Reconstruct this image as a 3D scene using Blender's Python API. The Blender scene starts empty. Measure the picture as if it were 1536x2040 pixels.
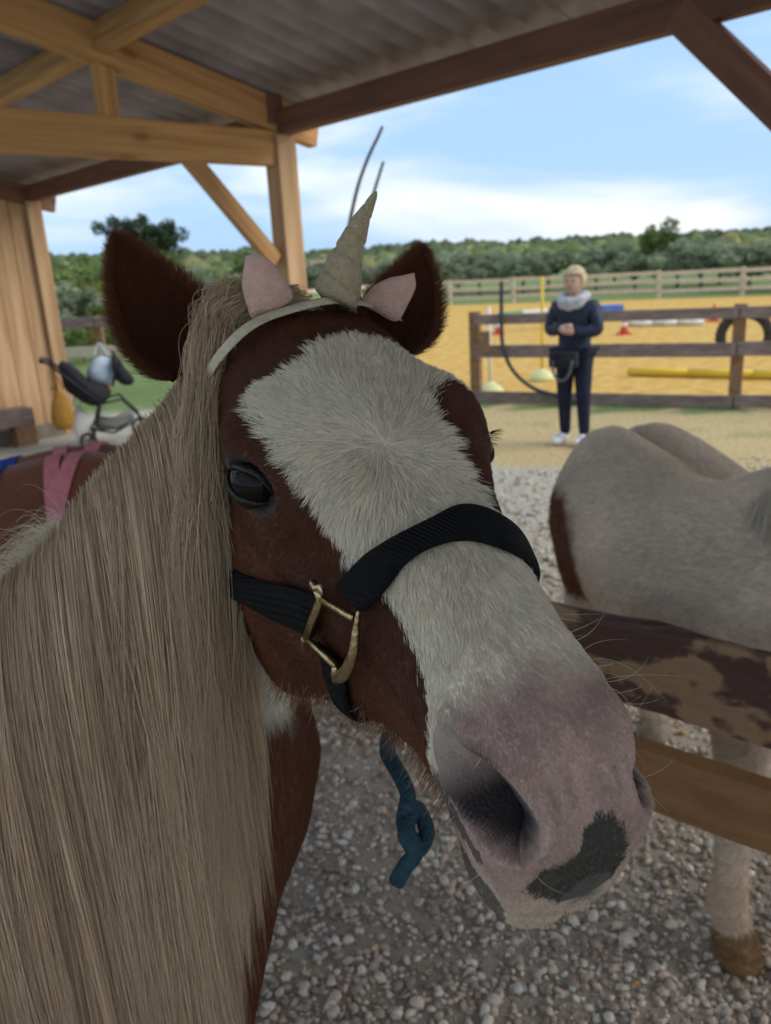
import bpy, bmesh, math, random
import numpy as np
from mathutils import Vector, Matrix, noise as mnoise
from mathutils.bvhtree import BVHTree
QUICK = ''
rad = math.radians
rng = np.random.default_rng(7)
random.seed(7)
scene = bpy.context.scene
col = scene.collection

# ------------------------------------------------------------------ camera, world, sun, exposure
FPX, PITCH, ROLL, CAMZ = 1600.0, rad(16.8), 0.058, 1.55
CAM = np.array([0, 0, CAMZ])
_F = np.array([0, math.cos(PITCH), -math.sin(PITCH)])
_R0 = np.array([1.0, 0, 0]); _U0 = np.array([0, math.sin(PITCH), math.cos(PITCH)])
CU = _U0*math.cos(ROLL) + _R0*math.sin(ROLL)
CR = _R0*math.cos(ROLL) - _U0*math.sin(ROLL)
cd = bpy.data.cameras.new('camera'); cam = bpy.data.objects.new('camera', cd); col.objects.link(cam)
cam.matrix_world = Matrix(((CR[0], CU[0], -_F[0], 0), (CR[1], CU[1], -_F[1], 0), (CR[2], CU[2], -_F[2], CAMZ), (0, 0, 0, 1)))
cd.sensor_fit = 'HORIZONTAL'; cd.sensor_width = 36; cd.lens = 36*FPX/1536
cd.clip_start = 0.02; cd.clip_end = 6000
cd.dof.use_dof = True; cd.dof.focus_distance = 0.56; cd.dof.aperture_fstop = 12.0
scene.camera = cam

def ray(px, py):                      # direction through a pixel of the 1536 x 2040 photograph
    d = _F + CR*(px-768)/FPX + CU*(1020-py)/FPX
    return d/np.linalg.norm(d)
def on_z(px, py, z=0.0):
    d = ray(px, py); return CAM + d*((z-CAMZ)/d[2])
def at_dist(px, py, D):               # at horizontal distance D from the camera
    d = ray(px, py); return CAM + d*(D/math.hypot(d[0], d[1]))
def on_plane(px, py, p0, n):
    d = ray(px, py); return CAM + d*(np.dot(np.asarray(p0)-CAM, n)/np.dot(d, n))
def project(P):
    v = np.asarray(P)-CAM; z = v@_F
    return np.stack([768+FPX*(v@CR)/z, 1020-FPX*(v@CU)/z], -1)

SUN_EL, SUN_AZ = rad(36), rad(100)    # azimuth clockwise from +Y
world = bpy.data.worlds.new('World'); scene.world = world; world.use_nodes = True
wn = world.node_tree; wl = wn.links.new
bg = wn.nodes['Background']; bg.inputs['Strength'].default_value = 0.10
sky = wn.nodes.new('ShaderNodeTexSky'); sky.sky_type = 'NISHITA'; sky.sun_disc = False
sky.sun_elevation = SUN_EL; sky.sun_rotation = SUN_AZ; sky.altitude = 200; sky.dust_density = 1.5; sky.ozone_density = 2.0
tcw = wn.nodes.new('ShaderNodeTexCoord'); mpw = wn.nodes.new('ShaderNodeMapping'); mpw.inputs['Scale'].default_value = (1.0, 1.0, 4.2)
mpw.inputs['Rotation'].default_value = (0, rad(9), 0); mpw.inputs['Location'].default_value = (.35, .2, .1)
wl(tcw.outputs['Generated'], mpw.inputs[0])
cn = wn.nodes.new('ShaderNodeTexNoise'); cn.inputs['Scale'].default_value = 1.9; cn.inputs['Detail'].default_value = 5; cn.inputs['Roughness'].default_value = .5; cn.inputs['Distortion'].default_value = .35
wl(mpw.outputs[0], cn.inputs['Vector'])
cr = wn.nodes.new('ShaderNodeMapRange'); cr.interpolation_type = 'SMOOTHSTEP'; cr.inputs[1].default_value = .40; cr.inputs[2].default_value = .66; wl(cn.outputs['Fac'], cr.inputs[0])
ccol = wn.nodes.new('ShaderNodeMix'); ccol.data_type = 'RGBA'                      # thin blue-grey veil to bright white cloud
ccol.inputs['A'].default_value = (2.75, 4.25, 6.2, 1); ccol.inputs['B'].default_value = (7.0, 7.0, 6.9, 1); wl(cr.outputs[0], ccol.inputs['Factor'])
veil = wn.nodes.new('ShaderNodeMix'); veil.data_type = 'RGBA'; veil.inputs['Factor'].default_value = .86
wl(sky.outputs[0], veil.inputs['A']); wl(ccol.outputs['Result'], veil.inputs['B']); wl(veil.outputs['Result'], bg.inputs['Color'])
sl = bpy.data.lights.new('sun', 'SUN'); sl.energy = 1.3; sl.angle = rad(40); sl.color = (1, .93, .82)
sun = bpy.data.objects.new('sun', sl); col.objects.link(sun)
_sd = Vector((math.sin(SUN_AZ)*math.cos(SUN_EL), math.cos(SUN_AZ)*math.cos(SUN_EL), math.sin(SUN_EL)))
sun.rotation_euler = _sd.to_track_quat('Z', 'Y').to_euler()
vs_ = scene.view_settings; vs_.view_transform = 'Standard'; vs_.look = 'None'; vs_.exposure = 0.80; vs_.gamma = 1.0; vs_.use_curve_mapping = False
scene.cycles.use_denoising = True; scene.cycles.max_bounces = 8; scene.cycles.diffuse_bounces = 5; scene.cycles.transparent_max_bounces = 8
scene.cycles_curves.shape = 'RIBBONS'
def catmull(t, T, V):
    """Catmull-Rom through rows V at knots T, sampled at t (vectorised, non-uniform)."""
    T = np.asarray(T, float); V = np.asarray(V, float)
    m = np.zeros_like(V)
    m[1:-1] = (V[2:]-V[:-2]) / (T[2:]-T[:-2]).reshape((-1,)+(1,)*(V.ndim-1))
    m[0] = (V[1]-V[0])/(T[1]-T[0]); m[-1] = (V[-1]-V[-2])/(T[-1]-T[-2])
    t = np.clip(np.asarray(t, float), T[0], T[-1]); i = np.clip(np.searchsorted(T, t, side='right')-1, 0, len(T)-2)
    h = T[i+1]-T[i]; s = (t-T[i])/h
    sh = (-1,)+(1,)*(V.ndim-1); s = s.reshape(sh); h = h.reshape(sh)
    return ((2*s**3-3*s**2+1)*V[i] + (s**3-2*s**2+s)*h*m[i] + (-2*s**3+3*s**2)*V[i+1] + (s**3-s**2)*h*m[i+1])
def sstep(a, b, x):
    t = np.clip((x-a)/(b-a), 0, 1); return t*t*(3-2*t)
# ------------------------------------------------------------------ helpers
def nd(nt, t, **kw):
    n = nt.nodes.new(t)
    for k, v in kw.items(): setattr(n, k, v)
    return n
def mat(name, c1, c2=None, scale=8.0, rough=.7, bump=0.0, bscale=40.0, detail=6, metal=0.0, stretch=None, attr=None, coat=0.0, spec=.3, sheen=0.0, sub=0.0, contrast=(.3, .7), coord='Object', knots=0):
    """procedural material: two colours mixed by noise, optional attribute colour, noise bump"""
    m = bpy.data.materials.new(name); m.use_nodes = True; nt = m.node_tree; L = nt.links.new
    b = nt.nodes['Principled BSDF']; b.inputs['Roughness'].default_value = rough; b.inputs['Metallic'].default_value = metal
    b.inputs['Specular IOR Level'].default_value = spec; b.inputs['Coat Weight'].default_value = coat
    b.inputs['Sheen Weight'].default_value = sheen
    if sub: b.inputs['Subsurface Weight'].default_value = sub; b.inputs['Subsurface Radius'].default_value = (.012, .005, .003); b.inputs['Subsurface Scale'].default_value = .5
    tc = nd(nt, 'ShaderNodeTexCoord'); mp = nd(nt, 'ShaderNodeMapping'); L(tc.outputs[coord], mp.inputs[0])
    if stretch: mp.inputs['Scale'].default_value = stretch
    c2 = c2 or c1
    nz = nd(nt, 'ShaderNodeTexNoise'); nz.inputs['Scale'].default_value = scale; nz.inputs['Detail'].default_value = detail
    L(mp.outputs[0], nz.inputs['Vector'])
    mr = nd(nt, 'ShaderNodeMapRange'); mr.inputs[1].default_value, mr.inputs[2].default_value = contrast; L(nz.outputs['Fac'], mr.inputs[0])
    mx = nd(nt, 'ShaderNodeMix', data_type='RGBA'); mx.inputs['A'].default_value = (*c1, 1); mx.inputs['B'].default_value = (*c2, 1)
    L(mr.outputs[0], mx.inputs['Factor'])
    out = mx.outputs['Result']
    if attr:
        at = nd(nt, 'ShaderNodeAttribute'); at.attribute_name = attr
        mu = nd(nt, 'ShaderNodeMix', data_type='RGBA', blend_type='MULTIPLY'); mu.inputs['Factor'].default_value = 1
        L(at.outputs['Color'], mu.inputs['A']); L(out, mu.inputs['B']); out = mu.outputs['Result']
    if knots:
        v = nd(nt, 'ShaderNodeTexVoronoi'); v.inputs['Scale'].default_value = knots; v.inputs['Randomness'].default_value = 1; mk = nd(nt, 'ShaderNodeMapping'); mk.inputs['Scale'].default_value = (.45, 1, 1); L(tc.outputs[coord], mk.inputs[0]); L(mk.outputs[0], v.inputs['Vector'])
        kr = nd(nt, 'ShaderNodeMapRange'); kr.inputs[1].default_value = .05; kr.inputs[2].default_value = .13; kr.inputs[3].default_value = .38; kr.inputs[4].default_value = 1; L(v.outputs['Distance'], kr.inputs[0])
        oi = nd(nt, 'ShaderNodeObjectInfo'); rr = nd(nt, 'ShaderNodeMapRange'); rr.inputs[3].default_value = .82; rr.inputs[4].default_value = 1.12; L(oi.outputs['Random'], rr.inputs[0])
        m0 = nd(nt, 'ShaderNodeMath', operation='MULTIPLY'); L(kr.outputs[0], m0.inputs[0]); L(rr.outputs[0], m0.inputs[1])
        m3 = nd(nt, 'ShaderNodeMix', data_type='RGBA', blend_type='MULTIPLY'); m3.inputs['Factor'].default_value = 1; L(out, m3.inputs['A']); L(m0.outputs[0], m3.inputs['B']); out = m3.outputs['Result']
    L(out, b.inputs['Base Color'])
    if bump:
        n2 = nd(nt, 'ShaderNodeTexNoise'); n2.inputs['Scale'].default_value = bscale; n2.inputs['Detail'].default_value = 5; L(mp.outputs[0], n2.inputs['Vector'])
        bp = nd(nt, 'ShaderNodeBump'); bp.inputs['Strength'].default_value = bump; bp.inputs['Distance'].default_value = .01
        L(n2.outputs['Fac'], bp.inputs['Height']); L(bp.outputs[0], b.inputs['Normal'])
    return m
def hair_mat(name, rough=.55, trans=.25, attr='coat'):
    m = bpy.data.materials.new(name); m.use_nodes = True; nt = m.node_tree; L = nt.links.new
    b = nt.nodes['Principled BSDF']; b.inputs['Roughness'].default_value = rough; b.inputs['Specular IOR Level'].default_value = .35
    at = nd(nt, 'ShaderNodeAttribute'); at.attribute_name = attr
    hi = nd(nt, 'ShaderNodeHairInfo')
    mr = nd(nt, 'ShaderNodeMapRange'); mr.inputs[3].default_value = .78; mr.inputs[4].default_value = 1.2; L(hi.outputs['Random'], mr.inputs[0])
    mu = nd(nt, 'ShaderNodeMix', data_type='RGBA', blend_type='MULTIPLY'); mu.inputs['Factor'].default_value = 1
    L(at.outputs['Color'], mu.inputs['A']); L(mr.outputs[0], mu.inputs['B'])
    L(mu.outputs['Result'], b.inputs['Base Color'])
    tr = nd(nt, 'ShaderNodeBsdfTranslucent'); L(mu.outputs['Result'], tr.inputs['Color'])
    ms = nd(nt, 'ShaderNodeMixShader'); ms.inputs[0].default_value = trans
    L(b.outputs[0], ms.inputs[1]); L(tr.outputs[0], ms.inputs[2]); L(ms.outputs[0], nt.nodes['Material Output'].inputs['Surface'])
    return m
def tag(o, label=None, cat=None, group=None, kind=None):
    if label: o['label'] = label
    if cat: o['category'] = cat
    if group: o['group'] = group
    if kind: o['kind'] = kind
    return o
def thing(name, label, cat, loc=(0, 0, 0), group=None, rz=0.0):
    o = bpy.data.objects.new(name, None); col.objects.link(o); o.location = Vector([float(v) for v in loc]); o.rotation_euler[2] = rz; o.empty_display_size = .1
    return tag(o, label, cat, group)
def world_of(o):
    b = Matrix.Translation(o.location) @ o.rotation_euler.to_matrix().to_4x4()
    return b if o.parent is None else world_of(o.parent) @ o.matrix_parent_inverse @ b
def adopt(o, root, world=True):
    o.parent = root
    if world:
        m = world_of(root)
        o.matrix_parent_inverse = m.inverted()
    return o
def mesh(name, V, F, m, parent=None, smooth=False, world=True, attr=None):
    me = bpy.data.meshes.new(name); me.from_pydata(np.asarray(V, float).tolist(), [], [list(map(int, f)) for f in F]); me.update()
    if smooth: me.shade_smooth()
    if attr is not None:
        a = me.attributes.new('coat', 'FLOAT_COLOR', 'POINT'); c = np.ones((len(V), 4), np.float32); c[:, :3] = attr; a.data.foreach_set('color', c.ravel())
    me.materials.append(m); o = bpy.data.objects.new(name, me); col.objects.link(o)
    if parent is not None: adopt(o, parent, world)
    return o
def bm_obj(name, bm, m, parent=None, smooth=False, world=True):
    me = bpy.data.meshes.new(name); bm.to_mesh(me); bm.free(); me.materials.append(m)
    if smooth: me.shade_smooth()
    o = bpy.data.objects.new(name, me); col.objects.link(o)
    if parent is not None: adopt(o, parent, world)
    return o
def bm_box(bm, a, ux, uy, uz, bev=0.0):
    """box centred at a with half-vectors ux, uy, uz"""
    a, ux, uy, uz = (np.asarray(v, float) for v in (a, ux, uy, uz))
    vs = [bm.verts.new(a+sx*ux+sy*uy+sz*uz) for sx in (-1, 1) for sy in (-1, 1) for sz in (-1, 1)]
    fs = [bm.faces.new([vs[i] for i in q]) for q in ((0,1,3,2),(4,6,7,5),(0,4,5,1),(2,3,7,6),(0,2,6,4),(1,5,7,3))]
    bmesh.ops.recalc_face_normals(bm, faces=fs)
    if bev:
        es = list({e for f in fs for e in f.edges}); bmesh.ops.bevel(bm, geom=es, offset=bev, segments=2, affect='EDGES', profile=.6)
    return vs
def beam(name, p, q, w, h, m, parent, side=None, bev=.006):
    """timber from p to q, width w along side, height h"""
    p, q = np.asarray(p, float), np.asarray(q, float); d = q-p; L = np.linalg.norm(d); d /= L
    if side is None:
        side = np.cross(d, [0, 0, 1.0]); side = np.array([1.0, 0, 0]) if np.linalg.norm(side) < 1e-3 else side
    side = np.asarray(side, float); side = side-d*(side@d); side /= np.linalg.norm(side); up = np.cross(side, d)
    bm = bmesh.new(); bm_box(bm, (0, 0, 0), (L/2, 0, 0), (0, w/2, 0), (0, 0, h/2), bev)
    o = bm_obj(name, bm, m, parent); c = (p+q)/2
    o.matrix_basis = Matrix(((d[0], side[0], up[0], c[0]), (d[1], side[1], up[1], c[1]), (d[2], side[2], up[2], c[2]), (0, 0, 0, 1)))
    return o
def tube_vf(pts, r, n=10, cap=True):
    pts = np.asarray(pts, float); k = len(pts); r = np.broadcast_to(np.asarray(r, float), (k,)) if np.ndim(r) < 2 else r
    t = np.gradient(pts, axis=0); t /= np.linalg.norm(t, axis=1, keepdims=True)+1e-12
    u = np.cross(t[0], [0, 0, 1.0]); u = np.cross(t[0], [1.0, 0, 0]) if np.linalg.norm(u) < .05 else u
    u /= np.linalg.norm(u); V = []; F = []
    for i in range(k):
        u = u-t[i]*(u@t[i]); u /= np.linalg.norm(u); v = np.cross(t[i], u)
        for j in range(n):
            a = 2*math.pi*j/n; V.append(pts[i]+r[i]*(math.cos(a)*u+math.sin(a)*v))
    for i in range(k-1):
        for j in range(n): F.append((i*n+j, i*n+(j+1) % n, (i+1)*n+(j+1) % n, (i+1)*n+j))
    if cap: F += [tuple(range(n-1, -1, -1)), tuple((k-1)*n+j for j in range(n))]
    return V, F
def tube(name, pts, r, m, parent=None, n=10, smooth=True, world=True):
    V, F = tube_vf(pts, r, n); return mesh(name, V, F, m, parent, smooth, world)
def spline(pts, n=40):
    pts = np.asarray(pts, float); d = np.r_[0, np.cumsum(np.linalg.norm(np.diff(pts, axis=0), axis=1))]
    return catmull(np.linspace(0, d[-1], n), d, pts)
def lathe_vf(prof, n=24, c=(0, 0, 0)):
    V = []; F = []; k = len(prof)
    for r, z in prof:
        for j in range(n):
            a = 2*math.pi*j/n; V.append((c[0]+r*math.cos(a), c[1]+r*math.sin(a), c[2]+z))
    for i in range(k-1):
        for j in range(n): F.append((i*n+j, i*n+(j+1) % n, (i+1)*n+(j+1) % n, (i+1)*n+j))
    F += [tuple(range(n-1, -1, -1)), tuple((k-1)*n+j for j in range(n))]
    return V, F
def hair(name, pts, radius, color, m, parent=None):
    """pts (n,k,3) world strands, radius (k,) or (n,k), color (n,3)"""
    n, k = pts.shape[:2]
    cu = bpy.data.hair_curves.new(name); cu.add_curves([k]*n)
    cu.attributes['position'].data.foreach_set('vector', np.ascontiguousarray(pts, np.float32).ravel())
    ra = cu.attributes.get('radius') or cu.attributes.new('radius', 'FLOAT', 'POINT')
    ra.data.foreach_set('value', np.ascontiguousarray(np.broadcast_to(radius, (n, k)), np.float32).ravel())
    ca = cu.attributes.new('coat', 'FLOAT_COLOR', 'CURVE'); c = np.ones((n, 4), np.float32); c[:, :3] = color; ca.data.foreach_set('color', c.ravel())
    cu.materials.append(m); o = bpy.data.objects.new(name, cu); col.objects.link(o)
    if parent is not None: adopt(o, parent)
    return o
def loft_vf(rings, cap=True):
    """rings: list of (m,3) arrays"""
    m = len(rings[0]); V = np.concatenate(rings); F = []
    for i in range(len(rings)-1):
        for j in range(m): F.append((i*m+j, i*m+(j+1) % m, (i+1)*m+(j+1) % m, (i+1)*m+j))
    if cap: F += [tuple(range(m-1, -1, -1)), tuple((len(rings)-1)*m+j for j in range(m))]
    return V, F
def remeshed(V, F, voxel, smooth=6):
    """one continuous closed surface from overlapping closed shells"""
    me = bpy.data.meshes.new('tmp'); me.from_pydata(np.asarray(V, float).tolist(), [], [list(map(int, f)) for f in F]); me.update()
    bm = bmesh.new(); bm.from_mesh(me); bmesh.ops.recalc_face_normals(bm, faces=bm.faces[:]); bm.to_mesh(me); bm.free()
    o = bpy.data.objects.new('tmp', me); col.objects.link(o)
    md = o.modifiers.new('r', 'REMESH'); md.mode = 'VOXEL'; md.voxel_size = voxel
    if smooth: s = o.modifiers.new('s', 'SMOOTH'); s.iterations = smooth; s.factor = .5
    dg = bpy.context.evaluated_depsgraph_get(); ev = o.evaluated_get(dg); r = bpy.data.meshes.new_from_object(ev)
    bpy.data.objects.remove(o); bpy.data.meshes.remove(me)
    Vn = np.zeros(len(r.vertices)*3); r.vertices.foreach_get('co', Vn); Fn = [tuple(p.vertices) for p in r.polygons]
    bpy.data.meshes.remove(r)
    return Vn.reshape(-1, 3), Fn
def vnoise(P, s, seed=0.0):
    """cheap smooth value noise in [-1,1] from summed sines (vectorised)"""
    P = np.asarray(P)*s+seed; x, y, z = P[..., 0], P[..., 1], P[..., 2]
    return (np.sin(x*1.7+np.sin(y*1.3+z*.7)*1.9)+np.sin(y*2.1+np.sin(z*1.1+x*.9)*1.7)+np.sin(z*1.9+np.sin(x*1.5+y*.6)*1.8))/3
# ------------------------------------------------------------------ ground, arena, gravel
def ground_mat():
    m = bpy.data.materials.new('ground_earth'); m.use_nodes = True; nt = m.node_tree; L = nt.links.new; b = nt.nodes['Principled BSDF']
    b.inputs['Roughness'].default_value = .95; b.inputs['Specular IOR Level'].default_value = .15
    tc = nd(nt, 'ShaderNodeTexCoord')
    def noise(s, d=6):
        n = nd(nt, 'ShaderNodeTexNoise'); n.inputs['Scale'].default_value = s; n.inputs['Detail'].default_value = d; L(tc.outputs['Object'], n.inputs['Vector']); return n
    def ramp(n, a, bb):
        r = nd(nt, 'ShaderNodeMapRange'); r.inputs[1].default_value = a; r.inputs[2].default_value = bb; L(n, r.inputs[0]); return r.outputs[0]
    def mixc(f, A, B):
        x = nd(nt, 'ShaderNodeMix', data_type='RGBA')
        for k, v in (('A', A), ('B', B)):
            if isinstance(v, tuple): x.inputs[k].default_value = (*v, 1)
            else: L(v, x.inputs[k])
        L(f, x.inputs['Factor']); return x.outputs['Result']
    n1, n2, n3 = noise(1.1), noise(26), noise(190, 4)
    grit = mixc(ramp(n3.outputs['Fac'], .35, .65), (.27, .225, .18), (.52, .46, .39))
    grit = mixc(ramp(n2.outputs['Fac'], .4, .7), grit, (.38, .33, .27))
    pale = mixc(ramp(n2.outputs['Fac'], .35, .62), (.33, .31, .25), (.52, .49, .42))
    sandy = mixc(ramp(n2.outputs['Fac'], .35, .65), (.42, .31, .15), (.60, .46, .24))
    grass = mixc(ramp(n2.outputs['Fac'], .35, .65), (.10, .16, .05), (.22, .27, .10))
    at = nd(nt, 'ShaderNodeAttribute'); at.attribute_name = 'coat'                 # r: pale gravel, g: sandy, b: grass
    sp = nd(nt, 'ShaderNodeSeparateColor'); L(at.outputs['Color'], sp.inputs[0])
    def edge(ch, s=.55):
        a = nd(nt, 'ShaderNodeMath', operation='ADD'); L(sp.outputs[ch], a.inputs[0])
        k = nd(nt, 'ShaderNodeMath', operation='MULTIPLY_ADD'); L(n1.outputs['Fac'], k.inputs[0]); k.inputs[1].default_value = s; k.inputs[2].default_value = -s/2; L(k.outputs[0], a.inputs[1])
        return ramp(a.outputs[0], .35, .65)
    c = mixc(edge(0), grit, pale); c = mixc(edge(1), c, sandy); c = mixc(edge(2, 1.0), c, grass)
    L(c, b.inputs['Base Color'])
    bp = nd(nt, 'ShaderNodeBump'); bp.inputs['Strength'].default_value = .6; bp.inputs['Distance'].default_value = .008; L(n3.outputs['Fac'], bp.inputs['Height']); L(bp.outputs[0], b.inputs['Normal'])
    return m
# arena fence line on the ground
FA = on_z(950, 800); FB = on_z(1462, 812); FA[2] = FB[2] = 0
fdir = (FB-FA)/np.linalg.norm(FB-FA); fin = np.array([-fdir[1], fdir[0], 0]);
if fin[1] < 0: fin = -fin
gx = np.unique(np.r_[np.linspace(-400, -30, 20), np.linspace(-30, 30, 151), np.linspace(30, 400, 20)])
gy = np.unique(np.r_[np.linspace(-40, -6, 10), np.linspace(-6, 30, 91), np.linspace(30, 600, 40)])
GX, GY = np.meshgrid(gx, gy, indexing='ij')
HC = [( -420, 330, 150, 14), (-190, 300, 110, 10), (-40, 400, 150, 7), (160, 430, 150, 4.5), (330, 400, 160, 2.5), (-120, 190, 60, 2)]
def hill_z(x, y):
    z = 0*x
    for cx, cy, s, h in HC: z = z+h*np.exp(-((x-cx)**2+(y-cy)**2*1.3)/(2*(s*.75)**2))
    return z*sstep(45, 140, y)+(.35*np.sin(x*.07)*sstep(30, 60, y))
GZ = hill_z(GX, GY)
Vg = np.stack([GX, GY, GZ], -1).reshape(-1, 3); ng = len(gy)
Fg = [(i*ng+j, (i+1)*ng+j, (i+1)*ng+j+1, i*ng+j+1) for i in range(len(gx)-1) for j in range(ng-1)]
sd_ = (Vg-FA)@fin; dist = np.hypot(Vg[:, 0], Vg[:, 1])
pale = sstep(2.6, 3.6, dist); sandy = sstep(-3.6, -2.3, sd_)*sstep(4.2, 5.0, dist)*sstep(-2.0, -.2, Vg[:, 0]); grass = np.maximum(.85*np.exp(-((sd_+.22)/.30)**2), sstep(22, 26, Vg[:, 1]))
grass = np.maximum(grass, .5*np.exp(-((sd_+1.3)/.6)**2)*.7)
grass = np.maximum(grass, sstep(9.5, 12, dist)*(1-sstep(-2.5, -1.2, Vg[:, 0]))*.9)
ground = mesh('ground', Vg, Fg, ground_mat(), smooth=True, attr=np.stack([pale, sandy, grass], 1)); tag(ground, kind='structure')

# arena sand: four corners, near edge along the fence, far edge along the far fence
FARL = np.array([-9.0, 21.5, 0]); FARR = np.array([24.0, 28.0, 0])
q0 = FA-fdir*2.2; q0b = FA-fdir*5.0+fin*4.5
Q = [q0+fin*.05, FB+fdir*16+fin*.05, np.array([22.0, 21.5, 0]), np.array([.8, 35.0, 0]), np.array([-6.5, 24.0, 0]), q0b]
mS = mat('arena_sand', (.50, .285, .065), (.67, .43, .135), scale=5.5, rough=.95, bump=1.0, bscale=5, spec=.1, contrast=(.32, .66))
bm = bmesh.new(); f = bm.faces.new([bm.verts.new((p[0], p[1], .006)) for p in Q]); bmesh.ops.triangulate(bm, faces=[f])
bmesh.ops.subdivide_edges(bm, edges=bm.edges[:], cuts=20, use_grid_fill=True)
for v in bm.verts: v.co.z = .016+.012*mnoise.noise(v.co*1.7)
for f in bm.faces:
    if f.normal.z < 0: f.normal_flip()
arena = bm_obj('arena_sand_floor', bm, mS); tag(arena, kind='structure')

# gravel stones
def stone_mesh(n_var=10):
    out = []
    for k in range(n_var):
        bm = bmesh.new(); bmesh.ops.create_icosphere(bm, subdivisions=1, radius=1); r = np.random.default_rng(k)
        V = np.array([v.co for v in bm.verts]); V = V*(1+r.uniform(-.22, .22, (len(V), 1)))*np.array([1.0, r.uniform(.6, .95), r.uniform(.45, .7)])
        out.append((V, np.array([[v.index for v in f.verts] for f in bm.faces]))); bm.free()
    return out
def gravel(n_near=24000, n_far=15000):
    sv = stone_mesh(); Vs, Fs, Cs = [], [], []; off = 0
    def pts(n, lo, hi, x0, x1):
        px = rng.uniform(x0, x1, n); D = np.exp(rng.uniform(math.log(lo), math.log(hi), n)); return np.stack([px*D, D], 1)
    near = np.concatenate([pts(n_near, .75, 2.8, -.75, .85), pts(n_far, 2.4, 6.0, -.6, .5)])
    for k, (x, y) in enumerate(near):
        V, F = sv[rng.integers(len(sv))]
        s = np.clip(rng.lognormal(math.log(.0078), .42), .004, .02)*(1 if k < n_near else 1.25)
        e = Matrix.Rotation(rng.uniform(0, 6.28), 3, 'Z') @ Matrix.Rotation(rng.normal(0, .35), 3, 'X') @ Matrix.Rotation(rng.normal(0, .35), 3, 'Y')
        W = (V*s) @ np.array(e).T + [x, y, s*rng.uniform(.1, .55)]
        t = rng.uniform(); base = np.array([.54, .48, .40])*(1-t)+np.array([.45, .35, .28])*t
        c = base*rng.uniform(.5, 1.5) if rng.uniform() < .8 else np.array([.74, .70, .63])*rng.uniform(.8, 1.05)
        if rng.uniform() < .012: c = np.array([.5, .3, .1])
        Vs.append(W); Fs.append(F+off); Cs.append(np.repeat(np.clip(c, 0, .8)[None], len(V), 0)); off += len(V)
    V = np.concatenate(Vs); F = np.concatenate(Fs); C = np.concatenate(Cs)
    me = bpy.data.meshes.new('gravel'); me.vertices.add(len(V)); me.vertices.foreach_set('co', V.astype(np.float32).ravel())
    me.loops.add(F.size); me.polygons.add(len(F)); me.loops.foreach_set('vertex_index', F.astype(np.int32).ravel()); me.polygons.foreach_set('loop_start', np.arange(0, F.size, 3, dtype=np.int32)); me.update(calc_edges=True)
    a = me.attributes.new('coat', 'FLOAT_COLOR', 'POINT'); cc = np.ones((len(V), 4), np.float32); cc[:, :3] = C; a.data.foreach_set('color', cc.ravel())
    me.shade_smooth()
    me.materials.append(mat('gravel_stone', (1, 1, 1), (.8, .78, .75), scale=300, rough=.85, attr='coat', spec=.25))
    o = bpy.data.objects.new('gravel', me); col.objects.link(o); tag(o, 'loose pale limestone gravel covering the yard ground', 'gravel', kind='stuff')
if 'g' not in QUICK: gravel()

# ------------------------------------------------------------------ timber shelter
mW = mat('pine_timber', (.42, .215, .085), (.66, .38, .165), scale=7, rough=.7, bump=.35, bscale=16, stretch=(.22, 3, 3), spec=.2, knots=3.2)
mWd = mat('dark_timber', (.16, .075, .052), (.26, .13, .09), scale=7, rough=.7, bump=.35, bscale=16, stretch=(.22, 3, 3), spec=.2, knots=2.6)
mWl = mat('pale_timber', (.42, .25, .13), (.68, .45, .26), scale=5, rough=.75, bump=.35, bscale=14, stretch=(.2, 3, 3), spec=.2, knots=2.4)
mRoof = mat('fibre_cement', (.26, .22, .235), (.42, .37, .385), scale=3.5, rough=.85, bump=.15, bscale=60, spec=.2)
ZE = 2.42
E1 = on_z(68, 400, ZE); E2 = on_z(1340, 65, ZE); ev = E2-E1; ev /= np.linalg.norm(ev)
nv_ = np.array([ev[1], -ev[0], 0])
if nv_@(CAM-E1) < 0: nv_ = -nv_
up = np.array([0, 0, 1.0])
shel = thing('timber_shelter', 'open timber shelter with corrugated grey roof over the ponies', 'shelter', (E1[0], E1[1], 0))
A = on_z(556, 271, ZE)                                        # eave point above the middle post
def tp(px, py): return on_plane(px, py, A, ev)                # truss plane
def ep(px, py): return on_plane(px, py, A, nv_)               # eave plane
beam('eave_beam', E1-ev*4.0+up*.075, E1+ev*12.5+up*.075, .10, .15, mWd, shel)
beam('post', A+nv_*.0-up*ZE+up*.0, A-up*.0, .15, .15, mWl, shel, side=ev)
rt = tp(0, 18); rs = (rt-A)@nv_; slope = (rt[2]-(ZE+.1))/rs
RAFT = [A+up*.02-nv_*.30-up*.30*slope, A+nv_*4.75+up*(.02+slope*4.75)]
beam('rafter', RAFT[0]+up*.09, RAFT[1]+up*.09, .09, .20, mW, shel, side=ev)
t0 = tp(0, 243); tdir = (t0-A); tl = tdir@nv_
beam('tie_beam', A-nv_*.10-up*.08, A+nv_*4.6-up*.08, .09, .21, mW, shel, side=ev)
for sx in (215,):
    p0 = tp(sx, 222); s_ = (p0-A)@nv_
    beam('strut', A+nv_*s_+up*.0, A+nv_*s_+up*(.05+slope*s_), .075, .11, mW, shel, side=ev)
beam('brace', tp(375, 318)+up*.02, tp(548, 520), .075, .10, mW, shel, side=ev)
beam('block', A+nv_*.05+up*.06, A+nv_*.05+up*.24, .10, .13, mWd, shel, side=ev)
def roof_z(s): return .15+.02+slope*s                          # underside of the sheets above the eave height
pc = tp(195, 92); sp1 = (pc-A)@nv_
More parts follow.
